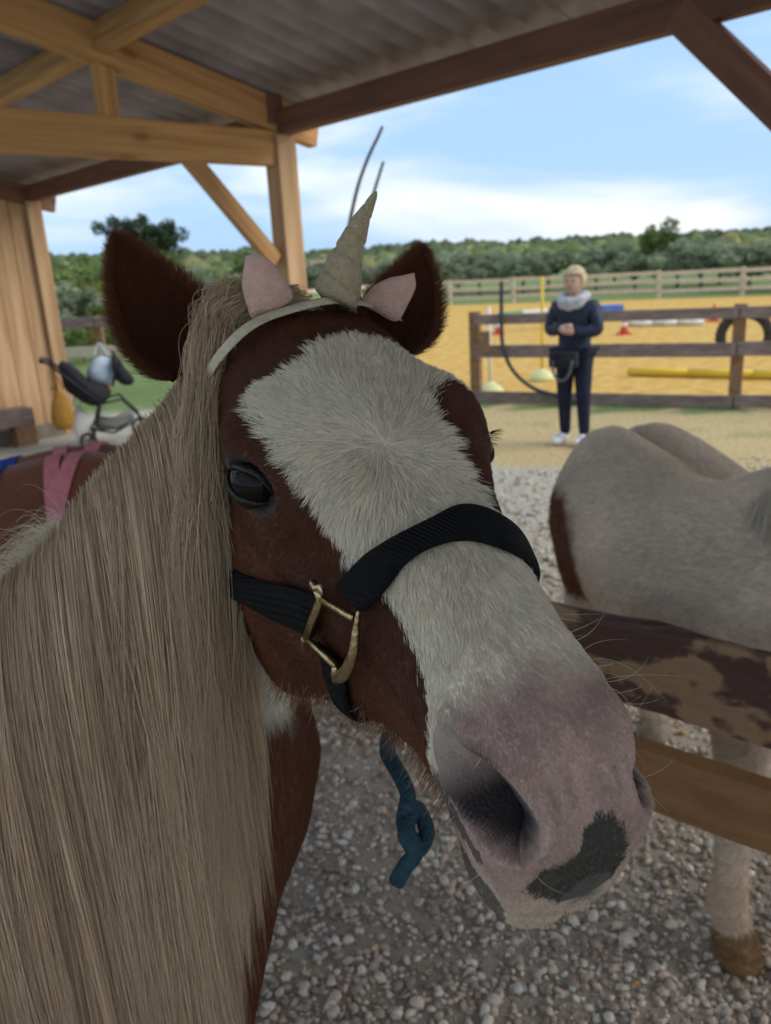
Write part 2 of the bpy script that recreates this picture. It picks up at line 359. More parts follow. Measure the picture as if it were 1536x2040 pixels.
for s_ in (sp1, sp1*2.0, sp1*3.0, sp1*4.0):
    c0 = A+nv_*s_+up*(roof_z(s_)-.03)
    sd2 = nv_+up*slope; sd2 /= np.linalg.norm(sd2)
    beam('purlin', c0-ev*9, c0+ev*8, .075, .15, mW, shel, side=sd2)
# corrugated sheets, each a part
SL = 4.8; period = .177; sheet_w = period*6
nrm = np.cross(ev, nv_+up*slope); nrm /= np.linalg.norm(nrm)
if nrm[2] < 0: nrm = -nrm
u0 = -7.5
sdirv = nv_+up*slope; sdl = math.sqrt(1+slope**2)
k = 0
while u0 < 10.0:
    nu = 6*14+1; us = np.linspace(0, sheet_w+period*.55, nu); V = []; ns = 7
    for th in (0, .006):
        for j in range(ns):
            s_ = -.28+(SL+.28)*j/(ns-1)
            for i, u in enumerate(us):
                w = .0255*math.cos(2*math.pi*u/period)+.026
                V.append(A+ev*(u0+u)+nv_*s_+up*(roof_z(s_)+.05)+nrm*(w+th+(.0075 if k % 2 else 0)))
    V = np.array(V); F = []; h_ = nu*ns
    for j in range(ns-1):
        for i in range(nu-1):
            a = j*nu+i; F += [(a, a+1, a+nu+1, a+nu), (h_+a, h_+a+nu, h_+a+nu+1, h_+a+1)]
    for i in range(nu-1): F += [(i, h_+i, h_+i+1, i+1), ((ns-1)*nu+i, (ns-1)*nu+i+1, h_+(ns-1)*nu+i+1, h_+(ns-1)*nu+i)]
    for j in range(ns-1):
        a = j*nu; F.append((a, a+nu, h_+a+nu, h_+a)); a = j*nu+nu-1; F.append((a, h_+a, h_+a+nu, a+nu))
    mesh('roof_sheet', V, F, mRoof, shel, smooth=True)
    u0 += sheet_w; k += 1
RB = A+nv_*9.6
RB = A+nv_*4.6; beam('post', np.array([RB[0], RB[1], 0]), RB+up*(slope*4.6), .15, .15, mWl, shel, side=ev)
beam('eave_beam', RB-ev*8+up*(.075+slope*4.6), RB+ev*9+up*(.075+slope*4.6), .10, .15, mWd, shel)
# right brace and its post in the eave plane
S = ep(1375, 22); S[2] = ZE+.02
Lb = 1.25; bd = on_plane(1530, 195, A, nv_)-S; bd /= np.linalg.norm(bd)
beam('brace', S-bd*.06, S+bd*Lb, .09, .13, mWd, shel, side=nv_)
pr = S+bd*(Lb-.03); pr2 = A+ev*((pr-A)@ev+.02)
beam('post', np.array([pr2[0], pr2[1], 0]), np.array([pr2[0], pr2[1], ZE]), .15, .15, mWl, shel, side=ev)
# end wall of wide vertical planks at the left, in a truss plane, seen from inside
B = on_z(112, 640, 1.3); B = A+ev*((on_z(85, 402, ZE)-A)@ev)
B = A+ev*((B-A)@ev)
beam('post', np.array([B[0], B[1], 0])-nv_*.0, np.array([B[0], B[1], ZE]), .15, .15, mWl, shel, side=ev)
beam('rafter', B+up*.05-nv_*.25-up*.25*slope, B+nv_*(rs+1)+up*(.05+slope*(rs+1)), .09, .20, mWd, shel, side=ev)
x_ = -.02
while x_ < 2.6:
    w_ = random.uniform(.17, .23); c = B+nv_*(x_+.08+w_/2)+ev*random.uniform(-.004, .006)
    beam('wall_plank', np.array([c[0], c[1], .04]), np.array([c[0], c[1], ZE+.1+slope*max(0, x_)]), w_-.006, .028, mWl, shel, side=nv_, bev=.004); x_ += w_
beam('sole_plate', np.array([B[0], B[1], .07])+nv_*.1+ev*.05, np.array([B[0], B[1], .07])+nv_*2.6+ev*.05, .14, .14, mat('grey_board', (.16, .13, .11), (.27, .23, .20), scale=6, rough=.85, bump=.2), shel, side=ev)
# ------------------------------------------------------------------ pony head (local: x to muzzle, y to its left, z dorsal)
HX = np.array([0.3811, -0.8289, -0.4094]); HY = np.array([0.9056, 0.4238, -0.015]); HZ = np.array([0.186, -0.365, 0.9122])
HO = np.array([-0.0704, 0.7414, 1.5034])
HM = np.stack([HX, HY, HZ], 1)
def h2w(p): return np.asarray(p) @ HM.T + HO
def w2h(p): return (np.asarray(p)-HO) @ HM
# x of the station, then eight (y, z) points from the dorsal to the ventral midline
STN = [
 (-.060, [(0, .000),(.034,-.006),(.054,-.026),(.064,-.070),(.060,-.120),(.052,-.165),(.028,-.192),(0,-.198)]),
 ( .000, [(0, .021),(.038, .017),(.068,-.004),(.080,-.050),(.076,-.105),(.064,-.170),(.036,-.212),(0,-.215)]),
 ( .050, [(0, .028),(.044, .023),(.076, .004),(.087,-.036),(.085,-.105),(.082,-.185),(.048,-.238),(0,-.228)]),
 ( .100, [(0, .030),(.046, .025),(.084, .006),(.097,-.030),(.090,-.098),(.088,-.190),(.058,-.262),(0,-.232)]),
 ( .150, [(0, .029),(.048, .025),(.088, .008),(.103,-.022),(.094,-.086),(.089,-.182),(.060,-.270),(0,-.230)]),
 ( .190, [(0, .029),(.047, .025),(.084, .006),(.100,-.028),(.090,-.086),(.084,-.170),(.056,-.264),(0,-.222)]),
 ( .230, [(0, .025),(.042, .020),(.066, .000),(.076,-.035),(.077,-.086),(.068,-.152),(.044,-.228),(0,-.200)]),
 ( .280, [(0, .015),(.033, .010),(.049,-.008),(.057,-.040),(.063,-.080),(.058,-.130),(.036,-.186),(0,-.170)]),
 ( .330, [(0, .005),(.029, .000),(.042,-.014),(.048,-.040),(.052,-.074),(.047,-.116),(.030,-.153),(0,-.147)]),
 ( .375, [(0,-.004),(.027,-.008),(.040,-.020),(.046,-.042),(.047,-.072),(.042,-.108),(.027,-.138),(0,-.136)]),
 ( .413, [(0,-.011),(.028,-.014),(.047,-.026),(.055,-.047),(.050,-.075),(.043,-.106),(.028,-.138),(0,-.140)]),
 ( .444, [(0,-.021),(.030,-.023),(.052,-.037),(.058,-.060),(.053,-.085),(.045,-.110),(.033,-.149),(0,-.157)]),
 ( .468, [(0,-.037),(.030,-.039),(.049,-.052),(.054,-.071),(.050,-.092),(.042,-.113),(.030,-.149),(0,-.158)]),
 ( .485, [(0,-.056),(.024,-.058),(.039,-.069),(.043,-.083),(.040,-.099),(.033,-.116),(.022,-.143),(0,-.150)]),
 ( .4935, [(0,-.083),(.010,-.084),(.016,-.089),(.018,-.096),(.017,-.103),(.014,-.109),(.008,-.116),(0,-.118)]),
]
def head_grid(nu=230, nv=112):
    X = np.array([s[0] for s in STN]); K = np.array([s[1] for s in STN])       # (S,8,2)
    w = np.interp(np.linspace(0, 1, nu), [0, .1, .35, .55, .8, 1], [-.06, .06, .175, .28, .415, .4935])
    prof = catmull(w, X, K)                                                      # (nu,8,2)
    tk = np.arange(8.); tv = np.linspace(0, 7, nv)
    # mirror the end knots so that the midlines are smooth
    ext = np.concatenate([prof[:, 1:2]*[-1, 1], prof, prof[:, 6:7]*[-1, 1]], 1)
    half = catmull(tv, np.arange(-1., 9.), np.moveaxis(ext, 1, 0)).transpose(1, 0, 2)   # (nu,nv,2)
    P = np.zeros((nu, 2*nv-2, 3))
    P[:, :nv, 0] = w[:, None]; P[:, :nv, 1] = -half[:, :, 0]; P[:, :nv, 2] = half[:, :, 1]    # its right side first
    P[:, nv:, 0] = w[:, None]; P[:, nv:, 1] = half[:, -2:0:-1, 0]; P[:, nv:, 2] = half[:, -2:0:-1, 1]
    return P
def grid_normals(P):
    du = np.gradient(P, axis=0); dv = (np.roll(P, -1, 1)-np.roll(P, 1, 1))/2
    n = np.cross(dv, du); n /= np.linalg.norm(n, axis=-1, keepdims=True)+1e-12
    return n
# ------------------------------------------------------------------ sculpting the head
EYE_C = np.array([.164, -.0880, -.038]); EYE_R = .0215
EYE_N = np.array([.62, -.64, .40]); EYE_N /= np.linalg.norm(EYE_N)
EYE_A = np.array([.60, .78, -.12]); EYE_A -= EYE_N*(EYE_A@EYE_N); EYE_A /= np.linalg.norm(EYE_A)
EYE_B = np.cross(EYE_A, EYE_N); EYE_B *= np.sign(EYE_B[2])
EYE_OFF = np.array([.006, -.002, .006])                    # the far eye sits a little further out
NOS_A = np.array([.413, -.0535, -.047]); NOS_B = np.array([.470, -.0455, -.0515])
def seg_dist(P, a, b):
    ab = b-a; t = np.clip(((P-a)@ab)/(ab@ab), 0, 1); return np.linalg.norm(P-a-t[..., None]*ab, axis=-1), t
def mouth_z(x): return np.interp(x, [.385, .42, .45, .475, .50], [-.108, -.117, -.122, -.124, -.121])
def head_sculpt(P):
    P = P.copy(); M = P*np.array([1, -1, 1]); 
    S = np.where((P[..., 1] <= 0)[..., None], P, M)                    # folded on to the right side
    N = grid_normals(P)
    def g(c, s): return np.exp(-((S-np.array(c))**2).sum(-1)/(2*s*s))
    d = np.zeros(P.shape[:2])
    d += np.where(P[..., 1] > 0, .006, .009)*g((.145, -.090, -.004), .022)                            # orbit
    d -= .007*g((.212, -.078, -.048), .022)                            # hollow before the eye
    d -= .005*g((.095, -.078, .000), .022)                             # hollow above the eye
    dd, t = seg_dist(S, np.array([.205, -.085, -.080]), np.array([.300, -.062, -.078])); d += .0045*np.exp(-(dd/.011)**2)
    dd, t = seg_dist(S, np.array([.12, -.09, -.15]), np.array([.19, -.088, -.17])); d += .004*np.exp(-(dd/.045)**2)
    # nostril: raised rims, then the pit
    dd, t = seg_dist(S, NOS_A, NOS_B)
    rim = np.exp(-((dd-.0155)/.0065)**2)
    d += .0038*np.where(P[..., 1] > 0, .0, 1)*rim*(S[..., 0] > .39) + np.where(P[..., 1] > 0, .0, 1)*(.004*g((.425, -.060, -.060), .012)+.003*g((.470, -.040, -.038), .010))
    wid = .0092+.0070*sstep(.0, .45, t)*(1-.45*sstep(.70, 1, t))
    pit = (1-sstep(wid*.70, wid*1.22, dd))*np.where(P[..., 1] > 0, .6, 1)
    d -= pit*(.012+.028*sstep(.0, .40, t))
    # crease above the nostril and folds on the muzzle
    dd, t = seg_dist(S, np.array([.395, -.030, -.012]), np.array([.455, -.022, -.030])); d -= .0022*np.exp(-(dd/.007)**2)
    for k, yy in enumerate((-.034, -.022, -.010)):
        dd, t = seg_dist(S, np.array([.462, yy, -.030]), np.array([.486, yy*.9, -.075])); d -= .0028*np.exp(-(dd/.0038)**2)
    d += .0012*np.exp(-((S[..., 1])/.006)**2)*sstep(.455, .475, S[..., 0])*-1
    # mouth cleft
    mz = mouth_z(S[..., 0]); on = sstep(.385, .405, S[..., 0])
    d -= .0095*np.exp(-((S[..., 2]-mz)/.0034)**2)*on
    d += .0032*np.exp(-((S[..., 2]-mz-.013)/.009)**2)*on                # upper lip roll
    d += .0025*np.exp(-((S[..., 2]-mz+.012)/.008)**2)*on*sstep(.43, .46, S[..., 0])
    d += .0007*vnoise(P, 140)*sstep(.36, .42, S[..., 0]) + .0008*vnoise(P, 38)
    P = P+N*d[..., None]
    # clear the eyeball
    S = np.where((P[..., 1] <= 0)[..., None], P, P*np.array([1, -1, 1])); r = S-EYE_C-np.where((P[..., 1] > 0)[..., None], EYE_OFF, 0)
    s, b, n = r@EYE_A, r@EYE_B, r@EYE_N
    ins = (1-sstep(.9, 1.35, np.sqrt((s/.0225)**2+(b/.017)**2)))*(n > -.01)
    tgt = np.minimum(n, EYE_R*.55); dn = (tgt-n)*ins
    mv = dn[..., None]*EYE_N; mv = np.where((P[..., 1] <= 0)[..., None], mv, mv*np.array([1, -1, 1]))
    return P+mv
def in_poly(x, y, poly):
    r = np.zeros(np.shape(x), bool); n = len(poly)
    for i in range(n):
        (x0, y0), (x1, y1) = poly[i], poly[(i+1) % n]
        c = ((y0 > y) != (y1 > y)) & (x < (x1-x0)*(y-y0)/((y1-y0) or 1e-9)+x0); r ^= c
    return r
# coat markings in head coordinates: (x, j) with j the signed ring index, negative on its right side
BLAZE = [(.1225,-27),(.1205,-14),(.0903,-5),(.0843,5),(.0903,17),(.100,27),(.128,40),(.140,36),(.1426,24),(.165,15),(.1953,10),(.2366,9),(.262,11),(.285,14),(.31,24),(.34,34),(.365,46),(.385,70),(.385,111),
         (.515,111),(.515,-111),(.392,-111),(.386,-82),(.3835,-70),(.3768,-55),(.3509,-47),(.328,-42),(.3155,-40),(.300,-40),(.2755,-42),(.2434,-37),(.225,-33),(.209,-31),(.185,-30),(.1626,-30),(.140,-29)]
WHITE = np.array([.80, .725, .59]); BROWN = np.array([.105, .034, .016]); PINK = np.array([.54, .35, .30]); GREY = np.array([.072, .064, .052]); CREAM = np.array([.62, .52, .36])
def coat_color(x, j, p, jit=0.0, rs=None):
    """x, j ring coordinates, p local position, jit blurs the border for hairs"""
    n = len(x)
    jx = x+.0022*vnoise(p, 190)+(rs.normal(0, .0022, n)*jit if rs is not None else 0)
    jj = j+1.4*vnoise(p, 170, 3.)+(rs.normal(0, 1.1, n)*jit if rs is not None else 0)
    w = in_poly(jx, jj, BLAZE)
    br = BROWN*(1+.25*vnoise(p, 22)[:, None])*np.where(p[:, 2] < -.09, 1.35, 1.0)[:, None]
    c = np.where(w[:, None], WHITE, br)
    # pink skin over the muzzle
    pk = sstep(.385, .425, x+.006*vnoise(p, 60))*w; c = c*(1-pk[:, None]*.85)+PINK*(pk[:, None]*.85)
    mot = .5+.5*vnoise(p, 75, 2.); c = c*(1-.30*pk*mot)[:, None]; lip = sstep(-.080, -.120, p[:, 2])*sstep(.44, .47, x)*w; c = c*(1-.6*lip[:, None])+CREAM*.6*lip[:, None]
    e = rs.normal(0, .0012, n)*jit if rs is not None else 0
    q = p+np.stack([.0022*vnoise(p, 230, 1.), .0022*vnoise(p, 210, 2.), .0022*vnoise(p, 220, 5.)], 1)
    # grey skin patches: upper lip front and the lip side below the nostril
    g1 = in_poly(q[:, 1]+e, q[:, 2]+e, [(-.041,-.080),(-.034,-.069),(-.0145,-.0615),(-.008,-.051),(.0,-.046),(.010,-.047),(.019,-.056),(.026,-.074),(.025,-.092),(.012,-.103),(-.012,-.100),(-.030,-.092)])*(x > .455)
    d2, _ = seg_dist(q, np.array([.398, -.047, -.100]), np.array([.4541, -.0528, -.0905])); g2 = (d2+e < .0085)
    low = (p[:, 2] < -.108)*(x > .425)*(x < .478)*(p[:, 1] < -.018)
    ml = np.exp(-((p[:, 2]-mouth_z(x))/.0028)**2)*sstep(.39, .41, x)*.75; c = c*(1-ml[:, None])+np.array([.05, .03, .028])*ml[:, None]  # mouth cleft darkened in the colour, as shade inside the crease
    g = np.clip(g1*1.0+g2*.8+low*.8, 0, 1)[:, None]; c = c*(1-g)+GREY*g
    return c
HEADG = head_grid(); NU, NVH = HEADG.shape[:2]
HEADP = head_sculpt(HEADG)
jidx = np.arange(NVH); JS = np.where(jidx <= NVH//2, -jidx, NVH-jidx).astype(float)
def build_pony_main():
    root = thing('pony', 'chestnut and white pony wearing a unicorn headband and black halter', 'pony', (-.55, .92, 0))
    P = HEADP; N = grid_normals(P)
    loc = P.reshape(-1, 3); X = HEADG[..., 0].reshape(-1); J = np.tile(JS, NU)
    C = coat_color(X, J, loc)
    raw = HEADG.reshape(-1, 3); dd, t = seg_dist(np.where((raw[:, 1] <= 0)[:, None], raw, raw*np.array([1, -1, 1])), NOS_A, NOS_B); S = np.where((loc[:, 1] <= 0)[:, None], loc, loc*np.array([1, -1, 1]))
    th_n = .0118+.0065*np.sin(np.pi*np.clip(t*.85+.12, 0, 1)); inner = ((1-sstep(th_n, th_n+.003, dd))*(.48+.52*sstep(.08, .45, t)))[:, None]; C = C*(1-inner)+np.array([.020, .012, .012])*inner      # shade of the nostril hole painted dark into the pit
    r = S-EYE_C-np.where((loc[:, 1] > 0)[:, None], EYE_OFF, 0); el = np.sqrt(((r@EYE_A)/.030)**2+((r@EYE_B)/.023)**2); dk = ((1-sstep(.8, 1.25, el))*(r@EYE_N > 0))[:, None]; C = C*(1-dk)+np.array([.016, .011, .010])*dk
    V = list(h2w(loc)); F = [(i*NVH+j, i*NVH+(j+1) % NVH, (i+1)*NVH+(j+1) % NVH, (i+1)*NVH+j) for i in range(NU-1) for j in range(NVH)]
    cap = len(V); V.append(h2w(P[-1].mean(0)+np.array([.002, 0, 0]))); C = np.r_[C, C[-1:]]
    F += [((NU-1)*NVH+j, (NU-1)*NVH+(j+1) % NVH, cap) for j in range(NVH)]
    Fa = np.array([f if len(f) == 4 else (*f, f[-1]) for f in F])
    # ---------------- neck, trunk and legs: closed lofts merged into one skin
    def ring(c, a, b, m=24):
        th = np.linspace(0, 2*math.pi, m, endpoint=False); return np.asarray(c)+np.cos(th)[:, None]*np.asarray(a)+np.sin(th)[:, None]*np.asarray(b)
    cr = [CREST(s) for s in (0.0, .16, .36, .58, .8, 1.0)]
    th_ = [at_dist(590, 1360, .80), at_dist(640, 1490, .80), at_dist(612, 1640, .77), at_dist(552, 1780, .75), at_dist(500, 2040, .78), at_dist(455, 2300, .82)]
    hw = [.070, .078, .092, .112, .140, .165]
    rings = []
    for a, b, w in zip(cr, th_, hw):
        ax = (a-b)/2; nn = np.cross(ax, [1.0, .12, 0]) ; nn = np.cross(ax, np.array([.75, .1, -.65])); nn /= np.linalg.norm(nn); rings.append(ring((a+b)/2, ax, nn*w))
    Vb, Fb = [], []
    def addl(rg):
        v, f = loft_vf(rg); o = len(Vb); Vb.extend(v.tolist()); Fb.extend([tuple(i+o for i in q) for q in f])
    addl(rings)
    bx = np.array([-.98, .18, 0]); bx /= np.linalg.norm(bx); by = np.array([-bx[1], bx[0], 0]); z = np.array([0, 0, 1.0])
    o0 = np.array([-.30, .89, 0])
    body = [(-.01, .74, .13, .10), (.06, .75, .23, .165), (.2, .77, .275, .20), (.42, .75, .27, .235), (.7, .74, .275, .255), (.95, .78, .27, .24), (1.12, .82, .22, .20), (1.22, .84, .13, .11), (1.25, .85, .05, .05)]
    addl([ring(o0+bx*d+z*zc, z*hh, by*w) for d, zc, hh, w in body])
    for d, s in ((.18, 1), (.18, -1), (1.03, 1), (1.03, -1)):
        hind = d > .5; off = by*s*.115+o0+bx*d
        pr = [(0, .78, .12, .085), (.0, .60, .085, .062), (.01, .47, .055, .048), (.0, .38, .050, .046), (.0, .28, .033, .033), (.0, .16, .034, .034), (-.015, .10, .040, .038), (-.03, .05, .050, .046), (-.035, .0, .058, .052)]
        if hind: pr = [(0, .80, .16, .10), (-.02, .62, .12, .075), (.03, .48, .065, .05), (.07, .40, .052, .045), (.06, .28, .036, .034), (.05, .16, .038, .036), (.035, .10, .042, .04), (.015, .05, .052, .048), (.01, .0, .058, .052)]
        addl([ring(off+bx*a+z*h, bx*l, by*w, 14) for a, h, l, w in pr])
    Vn, Fn = remeshed(Vb, Fb, .011 if 'n' in QUICK else .0085, 8)
    # coat of the neck and trunk: chestnut with a white throat patch and pale legs
    pw = project(Vn); cN = np.tile(BROWN*1.5, (len(Vn), 1))*(1+.2*vnoise(Vn, 9)[:, None])
    tp_ = h2w(np.array([.085, -.06, -.285])); dT = np.linalg.norm((Vn-tp_)*np.array([1, .8, .55]), axis=1)+.012*vnoise(Vn, 40); wt = (1-sstep(.052, .072, dT))[:, None]; cN = cN*(1-wt)+WHITE*.9*wt
    lg = (1-sstep(.30, .36, Vn[:, 2]+.03*vnoise(Vn, 14)))[:, None]; cN = cN*(1-lg)+WHITE*lg
    hf = (1-sstep(.055, .065, Vn[:, 2]))[:, None]; cN = cN*(1-hf)+np.array([.2, .13, .07])*hf
    nb = len(V); Vall = np.array(V+Vn.tolist()); Fall = F+[tuple(i+nb for i in f) for f in Fn]; Call = np.r_[C, cN]
    skin = mat('pony_skin', (1, 1, 1), (.9, .88, .88), scale=160, rough=.62, attr='coat', bump=.35, bscale=420, spec=.3, sheen=.1)
    mesh('body', Vall, Fall, skin, root, smooth=True, attr=Call)
    # ---------------- eyes
    mE = mat('eyeball', (.006, .004, .004), (.012, .007, .005), scale=30, rough=.06, spec=.16, coat=.0)
    mLid = mat('eyelid_skin', (.010, .007, .007), (.022, .015, .014), scale=200, rough=.38, bump=.3, bscale=600, spec=.5)
    for sg in (1, -1):
        fl = np.array([1, sg, 1.0]); EC = EYE_C+(EYE_OFF if sg < 0 else 0); bm = bmesh.new(); bmesh.ops.create_uvsphere(bm, u_segments=48, v_segments=32, radius=EYE_R)
        for v in bm.verts: v.co = h2w((EC+np.array(v.co))*fl)
        if sg < 0: bmesh.ops.reverse_faces(bm, faces=bm.faces[:])
        eye = bm_obj('eye', bm, mE, root, smooth=True)
        K = 64; th = np.linspace(0, 2*math.pi, K, endpoint=False); rg = []
        cs, sn = np.cos(th), np.sin(th)
        for sc, rr, drop in ((1.0, 1.01, 0), (1.05, 1.07, 0), (1.12, 1.105, 0), (1.22, 1.095, .0004), (1.29, 1.11, .0010), (1.38, 1.08, .0045), (1.44, 1.0, .011), (1.48, .9, .022)):
            s = .0195*cs*(1+.55*(sc-1)); b = np.where(sn > 0, .0092*np.abs(sn)**1.2, -.0088*np.abs(sn)**1.3)*sc*(1+.5*(sc-1))-.0035*cs*np.abs(cs)
            rad2 = np.sqrt(s*s+b*b); q = np.sqrt(np.maximum((EYE_R*rr)**2-np.minimum(rad2, EYE_R*rr*.96)**2, 0))-drop
            rg.append(h2w((EC+s[:, None]*EYE_A+b[:, None]*EYE_B+q[:, None]*EYE_N)*fl))
        v, f = loft_vf(rg, cap=False); lid = mesh('eyelid', v, f, mLid, eye, smooth=True)
    # ---------------- ears
    mEar = mat('ear_skin', (1, 1, 1), (.85, .82, .8), scale=90, rough=.8, attr='coat', spec=.15)
    mHair = hair_mat('coat_fur', .6, .22); ear_h = []; ear_c = []
    def ear(base, tip, width, face, sidev, bend=.0):
        base, tip = np.asarray(base), np.asarray(tip); ax = tip-base; L = np.linalg.norm(ax); ax /= L
        face = np.asarray(face, float); face -= ax*(face@ax); face /= np.linalg.norm(face); sd = np.cross(ax, face)
        sd *= np.sign(sd@np.asarray(sidev)); T = np.linspace(0, 1, 26)
        hwf = width*np.interp(T, [0, .12, .3, .5, .7, .85, .95, 1], [.80, .95, 1.0, .86, .60, .36, .15, .02])
        A_ = np.linspace(-1, 1, 27); outer, inner = [], []
        for t, w in zip(T, hwf):
            cup = w*(.95-.25*t); c = base+ax*L*t+sd*bend*math.sin(t*math.pi)
            o_ = c+sd[None]*(w*np.sin(A_*1.45)/math.sin(1.45))[:, None]-face[None]*(cup*np.cos(A_*1.45))[:, None]
            outer.append(o_); inner.append(o_+face[None]*np.minimum(.0045, cup*.35)*(1-.5*np.abs(A_))[:, None])
        O = np.array(outer); I = np.array(inner); m = 27; k = len(T); Vv = np.concatenate([O.reshape(-1, 3), I.reshape(-1, 3)]); Ff = []
        h_ = k*m
        for i in range(k-1):
            for j in range(m-1):
                a = i*m+j; Ff += [(a, a+1, a+m+1, a+m), (h_+a, h_+a+m, h_+a+m+1, h_+a+1)]
            a = i*m; Ff.append((a, a+m, h_+a+m, h_+a)); a = i*m+m-1; Ff.append((a, h_+a, h_+a+m, a+m))
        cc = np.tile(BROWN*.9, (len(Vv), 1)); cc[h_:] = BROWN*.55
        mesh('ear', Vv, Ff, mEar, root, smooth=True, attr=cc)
        # fur: outside, inside and the long fringe on both edges
        r2 = np.random.default_rng(11); n = 16000
        ti = np.clip(r2.beta(1.15, 1.3, n), 0, .995)*(k-1); ai = r2.uniform(0, m-1, n); i0 = ti.astype(int); j0 = np.minimum(ai.astype(int), m-2)
        fr, fa = (ti-i0)[:, None], (ai-j0)[:, None]
        def samp(G): return (G[i0, j0]*(1-fr)+G[np.minimum(i0+1, k-1), j0]*fr)*(1-fa)+(G[i0, j0+1]*(1-fr)+G[np.minimum(i0+1, k-1), j0+1]*fr)*fa
        side = r2.random(n) < .5; po = np.where(side[:, None], samp(O), samp(I))
        cen = base+ax*L*(ti/(k-1))[:, None]; out = po-cen; out /= np.linalg.norm(out, axis=1, keepdims=True)+1e-9
        nrm_ = np.where(side[:, None], out, -out*.6+face); dirv = ax*.95+nrm_*.42+r2.normal(0, .16, (n, 3)); dirv /= np.linalg.norm(dirv, axis=1, keepdims=True)
        ln = r2.uniform(.005, .010, n)
        strands(po, dirv, ln, nrm_*-.15, np.tile(BROWN*1.0, (n, 1)), ear_h, ear_c)
        n2 = 5200; t2 = r2.uniform(.02, .99, n2)*(k-1); i0 = t2.astype(int); fr = (t2-i0)[:, None]; ed = np.where(r2.random(n2) < .55, 0, m-1)
        po = O[i0, ed]*(1-fr)+O[np.minimum(i0+1, k-1), ed]*fr; sg = np.where(ed == 0, -1.0, 1.0)[:, None]
        dirv = ax*.55+sd*sg*.62*(1-.5*(t2/(k-1))[:, None])+face*r2.uniform(-.1, .5, n2)[:, None]+r2.normal(0, .17, (n2, 3)); dirv /= np.linalg.norm(dirv, axis=1, keepdims=True)
        ln = r2.uniform(.008, .020, n2)*np.interp(t2/(k-1), [0, .6, 1], [1.15, .8, .45])
        strands(po, dirv, ln, ax*.3, np.tile(BROWN*1.5, (n2, 1)), ear_h, ear_c)
    def strands(po, dirv, ln, curl, c, hs, cs, k=5):
        s = np.linspace(0, 1, k); p = po[:, None]+dirv[:, None]*(ln[:, None]*s)[..., None]+np.asarray(curl)[..., None, :]*(ln[:, None]*s**2)[..., None]
        hs.append(p); cs.append(c)
    view = -ray(300, 650)
    ear(at_dist(400, 728, .745), at_dist(232, 474, .750), .037, view+np.array([-.15, 0, .05]), CR, -.006)
    ear(at_dist(768, 690, .775), at_dist(842, 496, .80), .036, view+np.array([.45, -.1, .0]), CR, .010)
    # ---------------- short coat on the head
    r3 = np.random.default_rng(5); nh = 60000 if 'h' in QUICK else 260000
    q = loc.reshape(NU, NVH, 3); a = q[:-1]; b = np.roll(q, -1, 1)[:-1]; c_ = np.roll(q, -1, 1)[1:]; d_ = q[1:]
    ar = (np.linalg.norm(np.cross(b-a, d_-a), axis=-1)+np.linalg.norm(np.cross(b-c_, d_-c_), axis=-1)).reshape(-1)
    Wq = h2w(q[:-1].reshape(-1, 3)); Nq = (N[:-1].reshape(-1, 3))@HM.T; fc = ((CAM-Wq)*Nq).sum(1)/np.linalg.norm(CAM-Wq, axis=1)
    ar = ar*np.where(fc > -.25, 1, .12)*np.where(HEADG[:-1, :, 0].reshape(-1) > .40, 1.2, 1.0)
    idx = r3.choice(len(ar), nh, p=ar/ar.sum()); i_, j_ = idx//NVH, idx % NVH; fu, fv = r3.random((2, nh, 1)); j1 = (j_+1) % NVH
    def bil(G): return (G[i_, j_]*(1-fu)+G[i_+1, j_]*fu)*(1-fv)+(G[i_, j1]*(1-fu)+G[i_+1, j1]*fu)*fv
    p = bil(P); nn = bil(N); nn /= np.linalg.norm(nn, axis=1, keepdims=True); px_ = bil(HEADG)[:, 0]
    jj = JS[j_]*1.0; jj = jj+fv[:, 0]*np.where(jj < 0, -1, np.where(jj == 0, -1, -1)); jj = np.clip(jj, -111, 111)
    cc = coat_color(px_, jj, p, 1.0, r3)
    raw = bil(HEADG); dd, t = seg_dist(np.where((raw[:, 1] <= 0)[:, None], raw, raw*np.array([1, -1, 1])), NOS_A, NOS_B); S = np.where((p[:, 1] <= 0)[:, None], p, p*np.array([1, -1, 1]))
    rr = S-EYE_C-np.where((p[:, 1] > 0)[:, None], EYE_OFF, 0); el = np.sqrt(((rr@EYE_A)/.0285)**2+((rr@EYE_B)/.0215)**2)
    keep = (dd > .0135+.0055*np.sin(np.pi*np.clip(t*.85+.12, 0, 1)))&((el > 1)|(rr@EYE_N < 0)); sgn = np.where(p[:, 1] <= 0, -1.0, 1.0)
    wh = np.array([.221, -.0187, .026]); rv = p-wh; rl = np.linalg.norm(rv, axis=1, keepdims=True); rdir = rv/(rl+1e-4)
    swirl = np.cross(nn, rdir); rdir = rdir+swirl*(.55*np.exp(-rl/.02))
    cheek = np.stack([np.full(nh, -.45), .1*sgn, np.full(nh, -.85)], 1); nose = np.stack([np.full(nh, 1.0), .28*sgn*np.minimum(np.abs(p[:, 1])/.03, 1), np.full(nh, -.30)], 1)
    wc = (sstep(-.02, -.075, p[:, 2])*(1-sstep(.27, .34, px_)))[:, None]; wn_ = sstep(.27, .33, px_)[:, None]
    dr = rdir*(1-wc)*(1-wn_)+cheek*wc+nose*wn_
    flow = np.stack([vnoise(p, 55, 1.), vnoise(p, 50, 4.), vnoise(p, 52, 8.)], 1); dr = dr+.32*flow+r3.normal(0, .17, (nh, 3))
    dr -= nn*(dr*nn).sum(1, keepdims=True); dr /= np.linalg.norm(dr, axis=1, keepdims=True)+1e-9
    white = cc.mean(1) > .35
